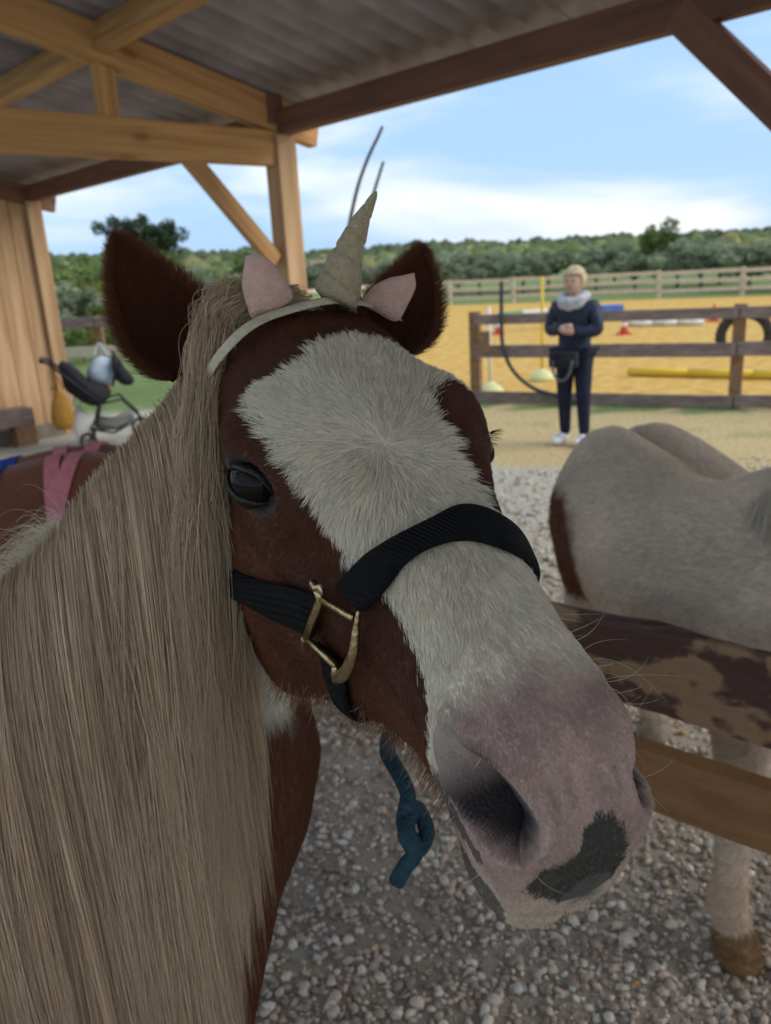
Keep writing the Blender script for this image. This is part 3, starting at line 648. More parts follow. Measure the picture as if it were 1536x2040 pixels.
    ln = np.where(white, .0145, .0085)*(1-.35*wc[:, 0]); ln = ln*(1-.42*sstep(.29, .34, px_)); ln = np.where(px_ > .375, np.interp(px_, [.375, .42, .46], [.0062, .0030, .0022]), ln)
    ln = ln*np.where(rl[:, 0] < .02, .75, 1)*r3.uniform(.6, 1.25, nh)
    near_eye = (el < 1.9)&(rr@EYE_N > -.01); ln = np.where(near_eye, ln*np.interp(el, [1, 1.9], [.35, 1]), ln)
    lift = np.where(white, .34, .26)+.12*vnoise(p, 90, 2.)+r3.normal(0, .06, nh); lift = np.where(px_ > .40, .22, lift)
    k = 5; s = np.linspace(0, 1, k)
    tip = dr[:, None]*(ln[:, None]*s)[..., None]+nn[:, None]*((ln*lift)[:, None]*(s*1.25-.55*s**2))[..., None]
    pts = p[:, None]+tip
    # clumps of hairs draw together at the tips
    from mathutils.kdtree import KDTree
    nc = max(nh//22, 1); ci = r3.choice(nh, nc, replace=False); kd = KDTree(nc)
    for m_, c in enumerate(ci): kd.insert(Vector(p[c]), m_)
    kd.balance(); near = np.array([kd.find(Vector(v))[1] for v in p]); cp = ci[near]
    pull = (.55*s**1.4)[None, :, None]*np.where(px_ > .40, .2, 1)[:, None, None]
    pts = pts+(pts[cp]-p[cp][:, None]+ (p[cp]-p)[:, None]*.75+p[:, None]-pts)*pull
    cc = cc*(1+.10*(r3.random(nc)[near]-.5))[:, None]
    W = h2w(pts[keep].reshape(-1, 3)).reshape(-1, k, 3)
    rad_ = np.where(white, .00017, .00015)[keep][:, None]*np.array([1, .95, .85, .6, .12])[None]
    hair('coat_hair', W, rad_, cc[keep], mHair, root)
    hair('ear_hair', np.concatenate(ear_h), .00016*np.array([1, .95, .85, .6, .15]), np.concatenate(ear_c), mHair, root)
    # coat on the visible neck and throat
    tri = [(f[0], f[1], f[2]) for f in Fn]+[(f[0], f[2], f[3]) for f in Fn if len(f) == 4]; tri = np.array(tri); cen = Vn[tri].mean(1); pc_ = project(cen)
    nt_ = np.cross(Vn[tri[:, 1]]-Vn[tri[:, 0]], Vn[tri[:, 2]]-Vn[tri[:, 0]]); at_ = np.linalg.norm(nt_, axis=1); nt_ /= at_[:, None]+1e-12
    sel = (cen[:, 0] > -.30)&(cen[:, 2] > .5)&(((CAM-cen)*nt_).sum(1) > -.1); at_ = at_*sel
    nn2 = 15000 if 'h' in QUICK else 60000; ti = r3.choice(len(tri), nn2, p=at_/at_.sum()); u = r3.random((nn2, 2)); u = np.where(u.sum(1, keepdims=True) > 1, 1-u, u)
    po = Vn[tri[ti, 0]]+(Vn[tri[ti, 1]]-Vn[tri[ti, 0]])*u[:, :1]+(Vn[tri[ti, 2]]-Vn[tri[ti, 0]])*u[:, 1:]
    dv = np.array([.05, 0, -1.0])+r3.normal(0, .2, (nn2, 3)); dv -= nt_[ti]*(dv*nt_[ti]).sum(1, keepdims=True); dv /= np.linalg.norm(dv, axis=1, keepdims=True); dv = dv+nt_[ti]*.28
    hs, cs = [], []; strands(po, dv, r3.uniform(.007, .015, nn2), nt_[ti]*-.15, cN[tri[ti, 0]], hs, cs)
    # beard: longer hairs under the jaw and chin
    nbd = 1900; xs = r3.uniform(.17, .40, nbd); ji = (111*r3.uniform(.80, 1.0, nbd)).astype(int); ii = np.clip(np.searchsorted(HEADG[:, 0, 0], xs), 0, NU-1)
    po = h2w(P[ii, ji]); dv = np.array([-.1, .1, -.9])+r3.normal(0, .28, (nbd, 3)); strands(po, dv, r3.uniform(.006, .022, nbd), np.array([-.3, .2, -.2]), np.where(r3.random((nbd, 1)) < .75, BROWN*1.8, CREAM*.6), hs, cs)
    hair('throat_hair', np.concatenate(hs), .00016*np.array([1, .95, .85, .6, .15]), np.concatenate(cs), mHair, root)
    # whiskers and lashes
    wp, k = [], 8; s = np.linspace(0, 1, k)
    for m_ in range(64):
        x = r3.uniform(.33, .47) if m_ < 34 else r3.uniform(.42, .488); jv = r3.uniform(20, 60) if m_ < 34 else r3.uniform(20, 100)
        sg = 1 if (m_ < 34 or r3.random() < .7) else -1; j = int(NVH-jv) if sg > 0 else int(jv); i = np.clip(np.searchsorted(HEADG[:, 0, 0], x), 0, NU-1)
        n_ = N[i, j % NVH]; L_ = r3.uniform(.012, .034) if m_ < 34 else r3.uniform(.006, .016); d1 = n_*.9+np.array([.35, 0, .15])+r3.normal(0, .25, 3); d2 = r3.normal(0, .5, 3)+np.array([0, 0, -.3])
        wp.append(h2w(P[i, j % NVH]+d1*(L_*s)[:, None]+d2*(L_*s**2.2)[:, None]))
    for sg in (1, -1):
        fl = np.array([1, sg, 1.0])
        for m_ in range(46):
            u_ = r3.uniform(-.85, .55); b0 = .0092*(1-u_*u_)**.55*1.12; q_ = math.sqrt(max((EYE_R*1.1)**2-(.0185*u_)**2-b0**2, 1e-7))
            o_ = EYE_C+(EYE_OFF if sg < 0 else 0)+EYE_A*.0195*u_+EYE_B*b0+EYE_N*q_; d1 = EYE_N*.85+EYE_B*.15+EYE_A*(.35*u_)+r3.normal(0, .08, 3); d2 = EYE_B*.1-np.array([0, 0, .35]); L_ = r3.uniform(.010, .018)
            wp.append(h2w((o_+d1*(L_*s)[:, None]+d2*(L_*s**2)[:, None])*fl))
    wp = np.array(wp); wc_ = np.tile(CREAM, (len(wp), 1)); wc_[64:] = (.05, .022, .012)
    hair('whisker', wp, .00016*np.linspace(1, .25, k), wc_, mHair, root)
    # ---------------- mane
    build_mane(root, Vn, Fn)
    return root
_cpx = [(452, 632, .775), (350, 800, .80), (200, 972, .83), (70, 1128, .86), (-110, 1235, .92), (-330, 1290, 1.02)]
_cp3 = np.array([at_dist(*c) for c in _cpx]); _cs = np.linspace(0, 1, len(_cpx))
def CREST(s): return catmull(np.atleast_1d(s), _cs, _cp3)[0]
def build_mane(root, Vn, Fn):
    r = np.random.default_rng(21); n = 9000 if 'h' in QUICK else 34000; k = 18
    bvh = BVHTree.FromPolygons([Vector(v) for v in Vn], Fn)
    nloc = 420                                                       # locks
    s_l = np.sort(r.uniform(.13, .98, nloc)); hang_l = np.interp(s_l, [.13, .22, .35, 1], [.46, .60, .70, .74])*r.uniform(.82, 1.18, nloc); out_l = r.uniform(.0, .030, nloc); fwd_l = r.normal(-.008, .018, nloc); sh_l = r.uniform(.70, 1.20, nloc)
    li = r.integers(0, nloc, n); s = np.clip(s_l[li]+r.normal(0, .012, n), .06, 1.0)
    root_p = catmull(np.clip(s, 0, 1), _cs, _cp3)+r.normal(0, .004, (n, 3))
    tow = -ray(250, 1200); tow[2] = 0; tow /= np.linalg.norm(tow)     # towards the near side of the neck
    tan = catmull(np.clip(s+.02, 0, 1), _cs, _cp3)-catmull(np.clip(s-.02, 0, 1), _cs, _cp3); tan /= np.linalg.norm(tan, axis=1, keepdims=True)+1e-9
    t = np.linspace(0, 1, k); L_ = hang_l[li]*r.uniform(.62, 1.08, n)
    half = np.interp(s, [0, .2, .5, 1], [.075, .098, .130, .185])      # how far the neck stands out towards the viewer
    grow = 1-np.exp(-t/.10)
    x = root_p[:, None]+tow*( (half+out_l[li])[:, None]*grow)[..., None]
    drop = L_[:, None]*(t-.10*(1-np.exp(-t/.10))*.9); x[..., 2] -= drop; x[..., 2] += (.012*np.exp(-((t-.05)/.06)**2))[None]
    x = x+np.array([1.0, .1, 0])*((fwd_l[li]+r.normal(0, .0045, n))[:, None]*t**1.3)[..., None]
    # gather hairs of a lock towards its spine, tips taper together
    wob = np.sin(t[None]*r.uniform(3, 8, n)[:, None]+r.uniform(0, 6.28, n)[:, None])*.0022*t; x = x+np.array([1.0, .2, 0])*wob[..., None]
    lw = np.sin(t[None]*r.uniform(2.5, 6, nloc)[:, None]+r.uniform(0, 6.28, nloc)[:, None])*(r.uniform(.002, .008, nloc)[:, None]*t); x = x+np.array([1.0, .1, 0])*lw[li][..., None]
    sp = np.zeros((nloc, k, 3)); cnt = np.bincount(li, minlength=nloc).astype(float)
    for a in range(k):
        for b in range(3): sp[:, a, b] = np.bincount(li, x[:, a, b], nloc)/np.maximum(cnt, 1)
    g_ = (.12+.72*t**.7)[None, :, None]*r.uniform(.55, 1.05, (n, 1, 1)); x = x*(1-g_)+sp[li]*g_+r.normal(0, .0012, (n, 1, 3))
    lv = x.reshape(-1, 3)
    if True:
        q_ = sp.reshape(-1, 3); off_ = np.zeros(len(q_))
        tv = Vector(tow)
        for i in range(len(q_)):
            h = bvh.ray_cast(Vector(q_[i])+tv*.5, -tv, 1.0)
            if h[0] is not None: off_[i] = max(0.0, .5-h[3]+.014)
        off_ = np.maximum.accumulate(off_.reshape(nloc, k), 1)*.999
        x = x+tow*(off_[li])[..., None]
    base = np.array([.66, .50, .335]); c = base*sh_l[li][:, None]*r.uniform(.85, 1.15, (n, 1)); c = np.where((r.random(n) < .10)[:, None], np.array([.34, .22, .12]), c)
    m = hair_mat('mane_hair', .42, .18)
    rad_ = r.uniform(.00016, .00030, n)[:, None]*np.interp(t, [0, .1, .8, 1], [1, 1, .8, .12])[None]
    hair('mane', x, rad_, c, m, root)
    # light wisps falling to the far side and standing off the crest
    n2 = 6500; s = r.uniform(.50, .98, n2); p = catmull(s, _cs, _cp3)+r.normal(0, .006, (n2, 3)); k2 = 9; t = np.linspace(0, 1, k2)
    L2 = r.uniform(.02, .11, n2); d = np.array([-.55, .45, .35])+r.normal(0, .22, (n2, 3)); x2 = p[:, None]+d[:, None]*(L2[:, None]*t)[..., None]; x2 = x2+np.array([-.25, .5, -.9])*((L2*1.1)[:, None]*t**2)[..., None]
    hair('mane_wisps', x2, .00020*np.linspace(1, .2, k2), np.tile(np.array([.70, .60, .45]), (n2, 1)), m, root)
    # forelock and poll hair combed over the near side under the headband
    n3 = 5200; k3 = 14; t = np.linspace(0, 1, k3); u = r.uniform(0, 1, n3)
    a = h2w(np.stack([r.uniform(-.035, .02, n3), -.055+.065*u+r.normal(0, .004, n3), .026+0*u], 1)); b = at_dist(428, 700, .70); cpt = at_dist(402, 900, .665); e = at_dist(408, 1130, .665)
    nodes = [a, np.broadcast_to(at_dist(455, 618, .72), a.shape)+r.normal(0, .009, (n3, 3)), b+r.normal(0, .008, (n3, 3)), cpt+r.normal(0, .008, (n3, 3)), e+r.normal(0, .010, (n3, 3)), (lambda u_: at_dist(425, 1400, .66)[None]*(1-u_)+at_dist(478, 1830, .655)[None]*u_)(r.random((n3, 1)))+r.normal(0, .012, (n3, 3))]
    x3 = catmull(t, np.linspace(0, 1, 6), np.stack(nodes)).transpose(1, 0, 2)
    hair('forelock', x3, r.uniform(.00014, .00026, n3)[:, None]*np.interp(t, [0, .8, 1], [1, .8, .15])[None], np.array([.58, .43, .275])*r.uniform(.6, 1.2, (n3, 1)), m, root)
pony1 = build_pony_main()
# ------------------------------------------------------------------ halter, headband, lead rope
HG_N = grid_normals(HEADP).reshape(-1, 3); _kdh = None
def head_normal(p):
    d = ((HEADP.reshape(-1, 3)-p)**2).sum(1); return HG_N[np.argmin(d)]
def strap(name, up_l, lo_l, m, parent, off=.007, thick=.0028, n=60):
    """webbing between two edge lines given in head coordinates, with thickness and rounded edges"""
    up_l, lo_l = spline(up_l, n), spline(lo_l, n); mid = (up_l+lo_l)/2
    nn = np.array([head_normal(p) for p in mid]); 
    for _ in range(6): nn[1:-1] = (nn[:-2]+nn[1:-1]*2+nn[2:])/4
    nn /= np.linalg.norm(nn, axis=1, keepdims=True); W = 9; rows = []
    for k in range(W):
        u = k/(W-1); e = abs(u*2-1); rows.append(up_l*(1-u)+lo_l*u+nn*(off+thick*(1-e**6*.8)))
    for k in range(W-1, -1, -1):
        u = k/(W-1); rows.append(up_l*(1-u)+lo_l*u+nn*(off-thick*.4))
    R_ = np.array(rows).transpose(1, 0, 2); v, f = loft_vf([h2w(r) for r in R_]); return mesh(name, v, f, m, parent, smooth=True)
def web_mat(name, c1, c2):
    m = mat(name, c1, c2, scale=60, rough=.8, spec=.14); nt = m.node_tree; L = nt.links.new; b = nt.nodes['Principled BSDF']
    tc = nd(nt, 'ShaderNodeTexCoord'); wv = nd(nt, 'ShaderNodeTexWave', wave_type='BANDS', bands_direction='DIAGONAL'); wv.inputs['Scale'].default_value = 130; wv.inputs['Distortion'].default_value = .6; L(tc.outputs['Object'], wv.inputs['Vector'])
    bp = nd(nt, 'ShaderNodeBump'); bp.inputs['Strength'].default_value = .7; bp.inputs['Distance'].default_value = .002; L(wv.outputs['Fac'], bp.inputs['Height']); L(bp.outputs[0], b.inputs['Normal']); return m
mWeb = web_mat('black_webbing', (.004, .004, .005), (.010, .010, .011))
mBrass = mat('worn_brass', (.42, .30, .15), (.60, .48, .30), scale=70, rough=.28, metal=1.0, bump=.25, bscale=160)
hal = thing('halter', 'black webbing halter with a worn brass square buckle on the pony head', 'halter', h2w([.27, 0, -.2]))
strap('noseband', [(.2732,-.0605,-.0478),(.2848,-.0505,-.016),(.2919,-.0424,-.0019),(.2942,-.019,.0103),(.2895,.0041,.0129),(.2943,.0211,.0103),(.302,.035,.001),(.306,.046,-.016),(.300,.054,-.048)],
      [(.3038,-.0531,-.0453),(.3132,-.0458,-.0168),(.3131,-.0384,-.0032),(.3131,-.0256,.0048),(.3155,-.0059,.0075),(.3225,.0098,.0058),(.331,.027,-.002),(.334,.040,-.018),(.327,.048,-.048)], mWeb, hal, off=.0075, thick=.004)
strap('cheek_strap', [(.075,-.088,-.165),(.130,-.091,-.148),(.1863,-.0876,-.1138),(.2371,-.0777,-.077),(.2620,-.0675,-.0630)], [(.085,-.088,-.200),(.135,-.092,-.180),(.1751,-.0923,-.1501),(.2144,-.08,-.1339),(.2600,-.0666,-.108)], mWeb, hal, off=.007, thick=.003)
strap('chin_strap', [(.2630,-.0652,-.112),(.2664,-.0568,-.151),(.272,-.0424,-.184),(.272,-.015,-.186),(.272,.015,-.186),(.272,.0424,-.184),(.2664,.0568,-.151),(.2617,.0652,-.1144)],
      [(.2950,-.0576,-.105),(.292,-.0499,-.147),(.290,-.0371,-.178),(.292,-.013,-.178),(.292,.013,-.178),(.290,.0371,-.178),(.292,.0499,-.147),(.2943,.0576,-.1121)], mWeb, hal, off=.006, thick=.003)
strap('cheek_strap', [(.075,.088,-.165),(.130,.091,-.148),(.1863,.0876,-.1138),(.2371,.0777,-.077),(.2600,.0675,-.0635)], [(.085,.088,-.200),(.135,.092,-.180),(.1751,.0923,-.1501),(.2144,.08,-.1339),(.2594,.0666,-.108)], mWeb, hal, off=.007, thick=.003)
def buckle(sg):
    fl = np.array([1, sg, 1.0]); o = np.array([.0, -.0125, 0])
    tl, tr_, bl, br = (np.array(v)+o for v in ((.2715,-.0640,-.0605),(.3035,-.0545,-.0500),(.2615,-.0665,-.1090),(.2965,-.0580,-.1040)))
    def T(pts, r): return tube_vf(h2w(np.array(pts)*fl), r, 10)
    V, F = [], []
    def add(vf):
        o_ = len(V); V.extend(vf[0]); F.extend([tuple(i+o_ for i in f) for f in vf[1]])
    knob = np.array([.2665,-.0655,-.0550])+o
    add(T([bl, (bl+tl)/2, tl, knob], [.0030, .0034, .0032, .0030])); add(T([tl, (tl+tr_)/2, tr_], .0026)); add(T([bl, (bl+br)/2, br], .0026))
    add(T([knob+[-.006, -.0005, -.005], knob+[-.004, -.001, .002], knob, knob+[.005, .0005, .006], knob+[.008, .001, .002]], [.0022, .0030, .0032, .0028, .0020]))
    c0, c1 = np.array([.3055,-.0530,-.0420])+o, np.array([.2960,-.0570,-.1200])+o
    q = spline([c0, tr_+[.003, .001, .002], np.array([.3135,-.0560,-.0730])+o, np.array([.3085,-.0575,-.0980])+o, c1], 22); add(T(q, np.interp(np.linspace(0, 1, 22), [0, .2, .5, .8, 1], [.0010, .0030, .0042, .0046, .0022])))
    add(T([br, br+[-.0005, 0, -.008], c1], [.0026, .0028, .0022])); add(T([bl, bl+[-.004, -.0005, -.006], bl+[-.002, 0, -.016]], [.0028, .0022, .001]))
    return mesh('buckle', V, F, mBrass, hal, smooth=True)
buckle(1); buckle(-1)
# lead rope, teal, knotted under the chin
mRope = mat('teal_rope', (.014, .045, .062), (.028, .078, .10), scale=240, rough=.8, bump=.8, bscale=300, stretch=(1, 1, .4))
rope = thing('lead_rope', 'teal lead rope knotted and hanging below the pony chin', 'rope', at_dist(800, 1750, .66))
rp = [h2w([.285, .005, -.192]), at_dist(772, 1500, .74), at_dist(812, 1580, .70), at_dist(806, 1640, .68), at_dist(835, 1690, .675), at_dist(850, 1655, .69), at_dist(828, 1610, .70), at_dist(808, 1660, .665), at_dist(826, 1700, .66), at_dist(808, 1725, .66), at_dist(790, 1757, .66)]
tube('cord', spline(rp, 120), .0085, mRope, rope, n=12)
# unicorn headband
mCream = mat('cream_glitter_fabric', (.36, .28, .16), (.47, .39, .245), scale=220, rough=.5, bump=.5, bscale=500, spec=.5, metal=.15)
mPink = mat('pink_felt', (.55, .33, .27), (.63, .40, .33), scale=120, rough=.9, bump=.4, bscale=350, sheen=.3, spec=.15)
mElast = mat('white_elastic', (.46, .40, .28), (.55, .49, .36), scale=200, rough=.8, bump=.3, bscale=500)
hb = thing('unicorn_headband', 'cream unicorn headband with horn and two pink felt ears', 'headband', at_dist(668, 600, .75))
bpts = [at_dist(402, 775, .69), at_dist(432, 716, .665), at_dist(490, 655, .665), at_dist(560, 622, .69), at_dist(665, 598, .715), at_dist(755, 612, .76), at_dist(795, 634, .80)]
c = spline(bpts, 50); ctr = h2w([.0, .0, -.10]); rg = []
tg = np.gradient(c, axis=0); tg /= np.linalg.norm(tg, axis=1, keepdims=True)
for p, t in zip(c, tg):
    o_ = p-ctr; o_ -= t*(o_@t); o_ /= np.linalg.norm(o_); w_ = np.cross(t, o_); rg.append(np.array([p+o_*.0015*math.cos(a)+w_*.0048*math.sin(a) for a in np.linspace(0, 2*math.pi, 12, endpoint=False)]))
v, f = loft_vf(rg); mesh('band', v, f, mElast, hb, smooth=True)
hb0, hb1 = at_dist(668, 603, .720), at_dist(757, 384, .740); ax = hb1-hb0; HL = np.linalg.norm(ax); ax /= HL; u1 = np.cross(ax, [0, 1.0, 0]); u1 /= np.linalg.norm(u1); u2 = np.cross(ax, u1)
rg = []
for t in np.linspace(0, 1, 70):
    rr = []; base_r = .0205*np.interp(t, [0, .03, .1, 1], [.80, .95, 1.0, .10])**1.0
    if t > .95: base_r *= math.sqrt(max(1-((t-.95)/.05)**2, .02))
    for a in np.linspace(0, 2*math.pi, 36, endpoint=False):
        ph = (t*4.6+a/(2*math.pi)) % 1.0; gr = 1-.15*math.exp(-(min(ph, 1-ph)/.09)**2); b_ = 1+.03*math.sin(5*a+t*20)
        rr.append(hb0+ax*HL*t+(u1*math.cos(a)+u2*math.sin(a))*base_r*gr*b_+u1*.006*math.sin(t*2.6))
    rg.append(np.array(rr))
v, f = loft_vf(rg); mesh('horn', v, f, mCream, hb, smooth=True)
def cushion(name, outline, D, thick, m, parent):
    o_ = spline(np.array([at_dist(x, y, D) for x, y in outline+outline[:1]]), 60)[:-1]; cc = o_.mean(0); nrm_ = CAM-cc; nrm_ /= np.linalg.norm(nrm_); V, F = [], []
    R_ = np.linspace(1, .02, 12); n = len(o_)
    for sgn in (1, -1):
        for r_ in R_:
            b_ = thick*math.sqrt(max(1-r_**2.5, 0)); 
            for p in o_:
                q = cc+(p-cc)*r_; V.append(q+nrm_*sgn*(b_+.0012*mnoise.noise(Vector(q*60)))+nrm_*.0)
    h_ = n*len(R_)
    for sgn in (0, 1):
        for i in range(len(R_)-1):
            for j in range(n):
                a = sgn*h_+i*n+j; b_ = sgn*h_+i*n+(j+1) % n; q = (a, b_, b_+n, a+n); F.append(q if sgn == 0 else q[::-1])
        F.append(tuple(sgn*h_+(len(R_)-1)*n+j for j in range(n)))
    return mesh(name, V, F, m, parent, smooth=True)
cushion('felt_ear', [(490, 510), (515, 506), (545, 525), (570, 560), (584, 592), (560, 612), (505, 636), (492, 610), (481, 565)], .695, .009, mPink, hb)
cushion('felt_ear', [(826, 543), (828, 572), (812, 608), (790, 640), (750, 622), (722, 604), (742, 572), (775, 554), (800, 549)], .752, .009, mPink, hb)

# ------------------------------------------------------------------ the other ponies
def ring2(c, a, b, m=28):
    th = np.linspace(0, 2*math.pi, m, endpoint=False); return np.asarray(c)+np.cos(th)[:, None]*np.asarray(a)+np.sin(th)[:, None]*np.asarray(b)
def pony_shape(fore=(0.0, 0.0)):
    """x forward, z up; returns continuous skin"""
    V, F = [], []
    def addl(rg):
        v, f = loft_vf(rg); o = len(V); V.extend(np.asarray(v).tolist()); F.extend([tuple(i+o for i in q) for q in f])
    ex, ey, ez = np.eye(3)
    prof = [(-.57, .84, .06, .05), (-.55, .84, .14, .12), (-.49, .84, .21, .20), (-.38, .82, .255, .262), (-.22, .80, .262, .270), (0, .765, .262, .275), (.2, .775, .25, .245), (.34, .80, .25, .205), (.46, .82, .21, .165), (.53, .83, .13, .10), (.55, .83, .05, .04)]
    rings = []
    for x, zc, hh, w in prof:
        r = ring2((x, 0, zc), ez*hh, ey*w)
        # square the croup a little and cut the groove along the spine
        for q in r:
            dy = q[1]/max(w, .01); top = max(0, (q[2]-zc)/hh)
            q[2] -= .030*math.exp(-(q[1]/.035)**2)*top*float(sstep(.25, -.15, np.array(x))); q[2] += .016*math.exp(-((abs(q[1])-.10)/.06)**2)*top*float(sstep(.25, -.2, np.array(x)))
        rings.append(r)
    addl(rings)
    # neck and head
    nk = [((.30, 0, .86), .24, .13), ((.42, 0, .95), .20, .105), ((.55, 0, 1.06), .155, .085), ((.66, 0, 1.17), .125, .072), ((.72, 0, 1.25), .10, .065)]
    addl([ring2(c, np.array([-.62, 0, .78])*h, ey*w, 20) for c, h, w in nk])
    hd = [((.70, 0, 1.28), .085, .07), ((.78, 0, 1.24), .10, .085), ((.86, 0, 1.17), .09, .075), ((.95, 0, 1.07), .06, .052), ((1.02, 0, .98), .058, .055), ((1.05, 0, .945), .035, .035)]
    addl([ring2(c, np.array([.60, 0, .80])*h, ey*w, 20) for c, h, w in hd])
    for s in (-1, 1): addl([ring2((.68, s*.055, 1.33), ex*.02, ey*.028, 10), ring2((.675, s*.065, 1.385), ex*.014, ey*.026, 10), ring2((.68, s*.07, 1.44), ex*.004, ey*.004, 10)])
    for s in (-1, 1):
        fo = fore[0 if s < 0 else 1]
        fp = [(0, .80, .13, .085), (0, .62, .085, .064), (.01, .48, .056, .050), (.012, .40, .050, .048), (.0, .34, .046, .044), (0, .24, .034, .034), (0, .15, .038, .036), (-.006, .115, .046, .043), (.012, .07, .040, .038), (.03, .045, .050, .046), (.045, .0, .060, .055)]
        addl([ring2((.40+a+fo*(1-h/.8), s*.115, h), ex*l, ey*w, 16) for a, h, l, w in fp])
        hp = [(.04, .80, .19, .13), (.02, .66, .15, .10), (-.01, .55, .09, .065), (-.07, .46, .058, .05), (-.10, .40, .052, .046), (-.085, .30, .038, .036), (-.075, .18, .038, .036), (-.08, .125, .045, .042), (-.05, .07, .042, .04), (-.03, .045, .050, .046), (-.015, .0, .060, .055)]
        addl([ring2((-.40+a, s*.125, h), ex*l, ey*w, 16) for a, h, l, w in hp])
    return remeshed(V, F, .011, 7)
PV, PF = pony_shape((.03, .0))
def place(V, loc, rz, sc=1.0):
    c, s = math.cos(rz), math.sin(rz); M = np.array([[c, -s, 0], [s, c, 0], [0, 0, 1]]); return (V*sc)@M.T+np.asarray(loc)
mCoat = mat('short_pony_coat', (1, 1, 1), (.86, .83, .80), scale=7, rough=.75, attr='coat', bump=.35, bscale=120, spec=.2, sheen=.25)
L2 = np.array([.795, 1.93, 0]); RZ2 = math.atan2(-.99, .13)
p2 = thing('pony', 'cream white pony with a chestnut patch on its rump behind the rail', 'pony', L2)
C = np.tile(np.array([.78, .68, .56]), (len(PV), 1)); sdx = PV[:, 0]+.012*vnoise(PV, 30)
patch = (1-sstep(.8, 1.0, np.sqrt(((PV[:, 0]+.35)/.24)**2+((PV[:, 1]+.29)/.25)**2+((PV[:, 2]-.73)/.21)**2)+.06*vnoise(PV, 45)))[:, None]
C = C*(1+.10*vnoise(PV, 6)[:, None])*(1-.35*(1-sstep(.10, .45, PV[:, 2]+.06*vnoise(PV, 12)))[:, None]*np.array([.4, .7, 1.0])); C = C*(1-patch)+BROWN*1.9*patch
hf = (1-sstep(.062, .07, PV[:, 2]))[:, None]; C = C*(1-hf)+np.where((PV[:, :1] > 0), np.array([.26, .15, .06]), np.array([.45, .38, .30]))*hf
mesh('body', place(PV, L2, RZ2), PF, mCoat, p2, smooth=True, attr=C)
r_ = np.random.default_rng(3); n = 2600; k = 12; t = np.linspace(0, 1, k)
def tail(parent, loc, rz, colr, m, n=2600, L_=.62, spread=.035):
    b0 = np.array([-.575, 0, .93])+r_.normal(0, .012, (n, 3)); x = b0[:, None]+np.array([-.10, 0, .01])*(1-np.exp(-t/.12))[None, :, None]+np.stack([-.03*t, 0*t, -L_*t**1.05], 1)[None]*r_.uniform(.75, 1.05, (n, 1, 1))+r_.normal(0, spread, (n, 1, 3))*np.array([1, 1, .1])*(t**.8)[None, :, None]
    hair('tail', place(x.reshape(-1, 3), loc, rz).reshape(n, k, 3), .0004*np.interp(t, [0, .8, 1], [1, .8, .2]), np.asarray(colr)*r_.uniform(.75, 1.15, (n, 1)), m, parent)
mMane2 = hair_mat('pale_tail_hair', .5, .2)
tail(p2, L2, RZ2, (.66, .60, .50), mMane2, L_=.60)
def mane2(parent, loc, rz, colr, m, n=2200):
    s = r_.uniform(0, 1, n); cr_ = np.stack([np.interp(s, [0, .5, 1], [.30, .46, .66]), r_.normal(0, .008, n), np.interp(s, [0, .5, 1], [1.06, 1.17, 1.33])], 1); sg = np.where(r_.random(n) < .75, -1., 1.)
    x = cr_[:, None]+np.stack([np.zeros((n, k)), sg[:, None]*(.10*(1-np.exp(-t/.2)))[None], -.24*t[None]*r_.uniform(.6, 1.1, (n, 1))], -1)
    hair('mane', place(x.reshape(-1, 3), loc, rz).reshape(n, k, 3), .0004*np.interp(t, [0, .8, 1], [1, .8, .2]), np.asarray(colr)*r_.uniform(.75, 1.15, (n, 1)), m, parent)
mane2(p2, L2, RZ2, (.66, .60, .50), mMane2)
def coat_hairs(parent, V, F, C, n, ln, mask, dirv, m, seed=4):
    r = np.random.default_rng(seed); tri = np.array([(f[0], f[1], f[2]) for f in F]+[(f[0], f[2], f[3]) for f in F if len(f) == 4]); a_ = np.cross(V[tri[:, 1]]-V[tri[:, 0]], V[tri[:, 2]]-V[tri[:, 0]]); ar = np.linalg.norm(a_, axis=1); nn = a_/(ar[:, None]+1e-12); cen = V[tri].mean(1)
    ar = ar*mask(cen)*(((CAM-cen)*nn).sum(1) > -.15); ti = r.choice(len(tri), n, p=ar/ar.sum()); u = r.random((n, 2)); u = np.where(u.sum(1, keepdims=True) > 1, 1-u, u); p = V[tri[ti, 0]]+(V[tri[ti, 1]]-V[tri[ti, 0]])*u[:, :1]+(V[tri[ti, 2]]-V[tri[ti, 0]])*u[:, 1:]
    d = np.asarray(dirv)+r.normal(0, .22, (n, 3))+.35*np.stack([vnoise(p, 14), vnoise(p, 13, 3), vnoise(p, 12, 7)], 1); d -= nn[ti]*(d*nn[ti]).sum(1, keepdims=True); d /= np.linalg.norm(d, axis=1, keepdims=True)+1e-9; s = np.linspace(0, 1, 4); L_ = ln*r.uniform(.6, 1.3, n)
    x = p[:, None]+d[:, None]*(L_[:, None]*s)[..., None]+nn[ti][:, None]*((L_*.35)[:, None]*(s*1.2-.5*s*s))[..., None]
    hair('coat_hair', x, .00045*np.array([1, .9, .65, .15]), C[tri[ti, 0]]*r.uniform(.82, 1.12, (n, 1)), m, parent)
mFur2 = hair_mat('white_coat_fur', .65, .2)
coat_hairs(p2, place(PV, L2, RZ2), PF, C, 15000 if 'h' in QUICK else 70000, .020, lambda c: (project(c)[:, 0] < 1640)*1.0, (-.13, .75, -.45), mFur2)
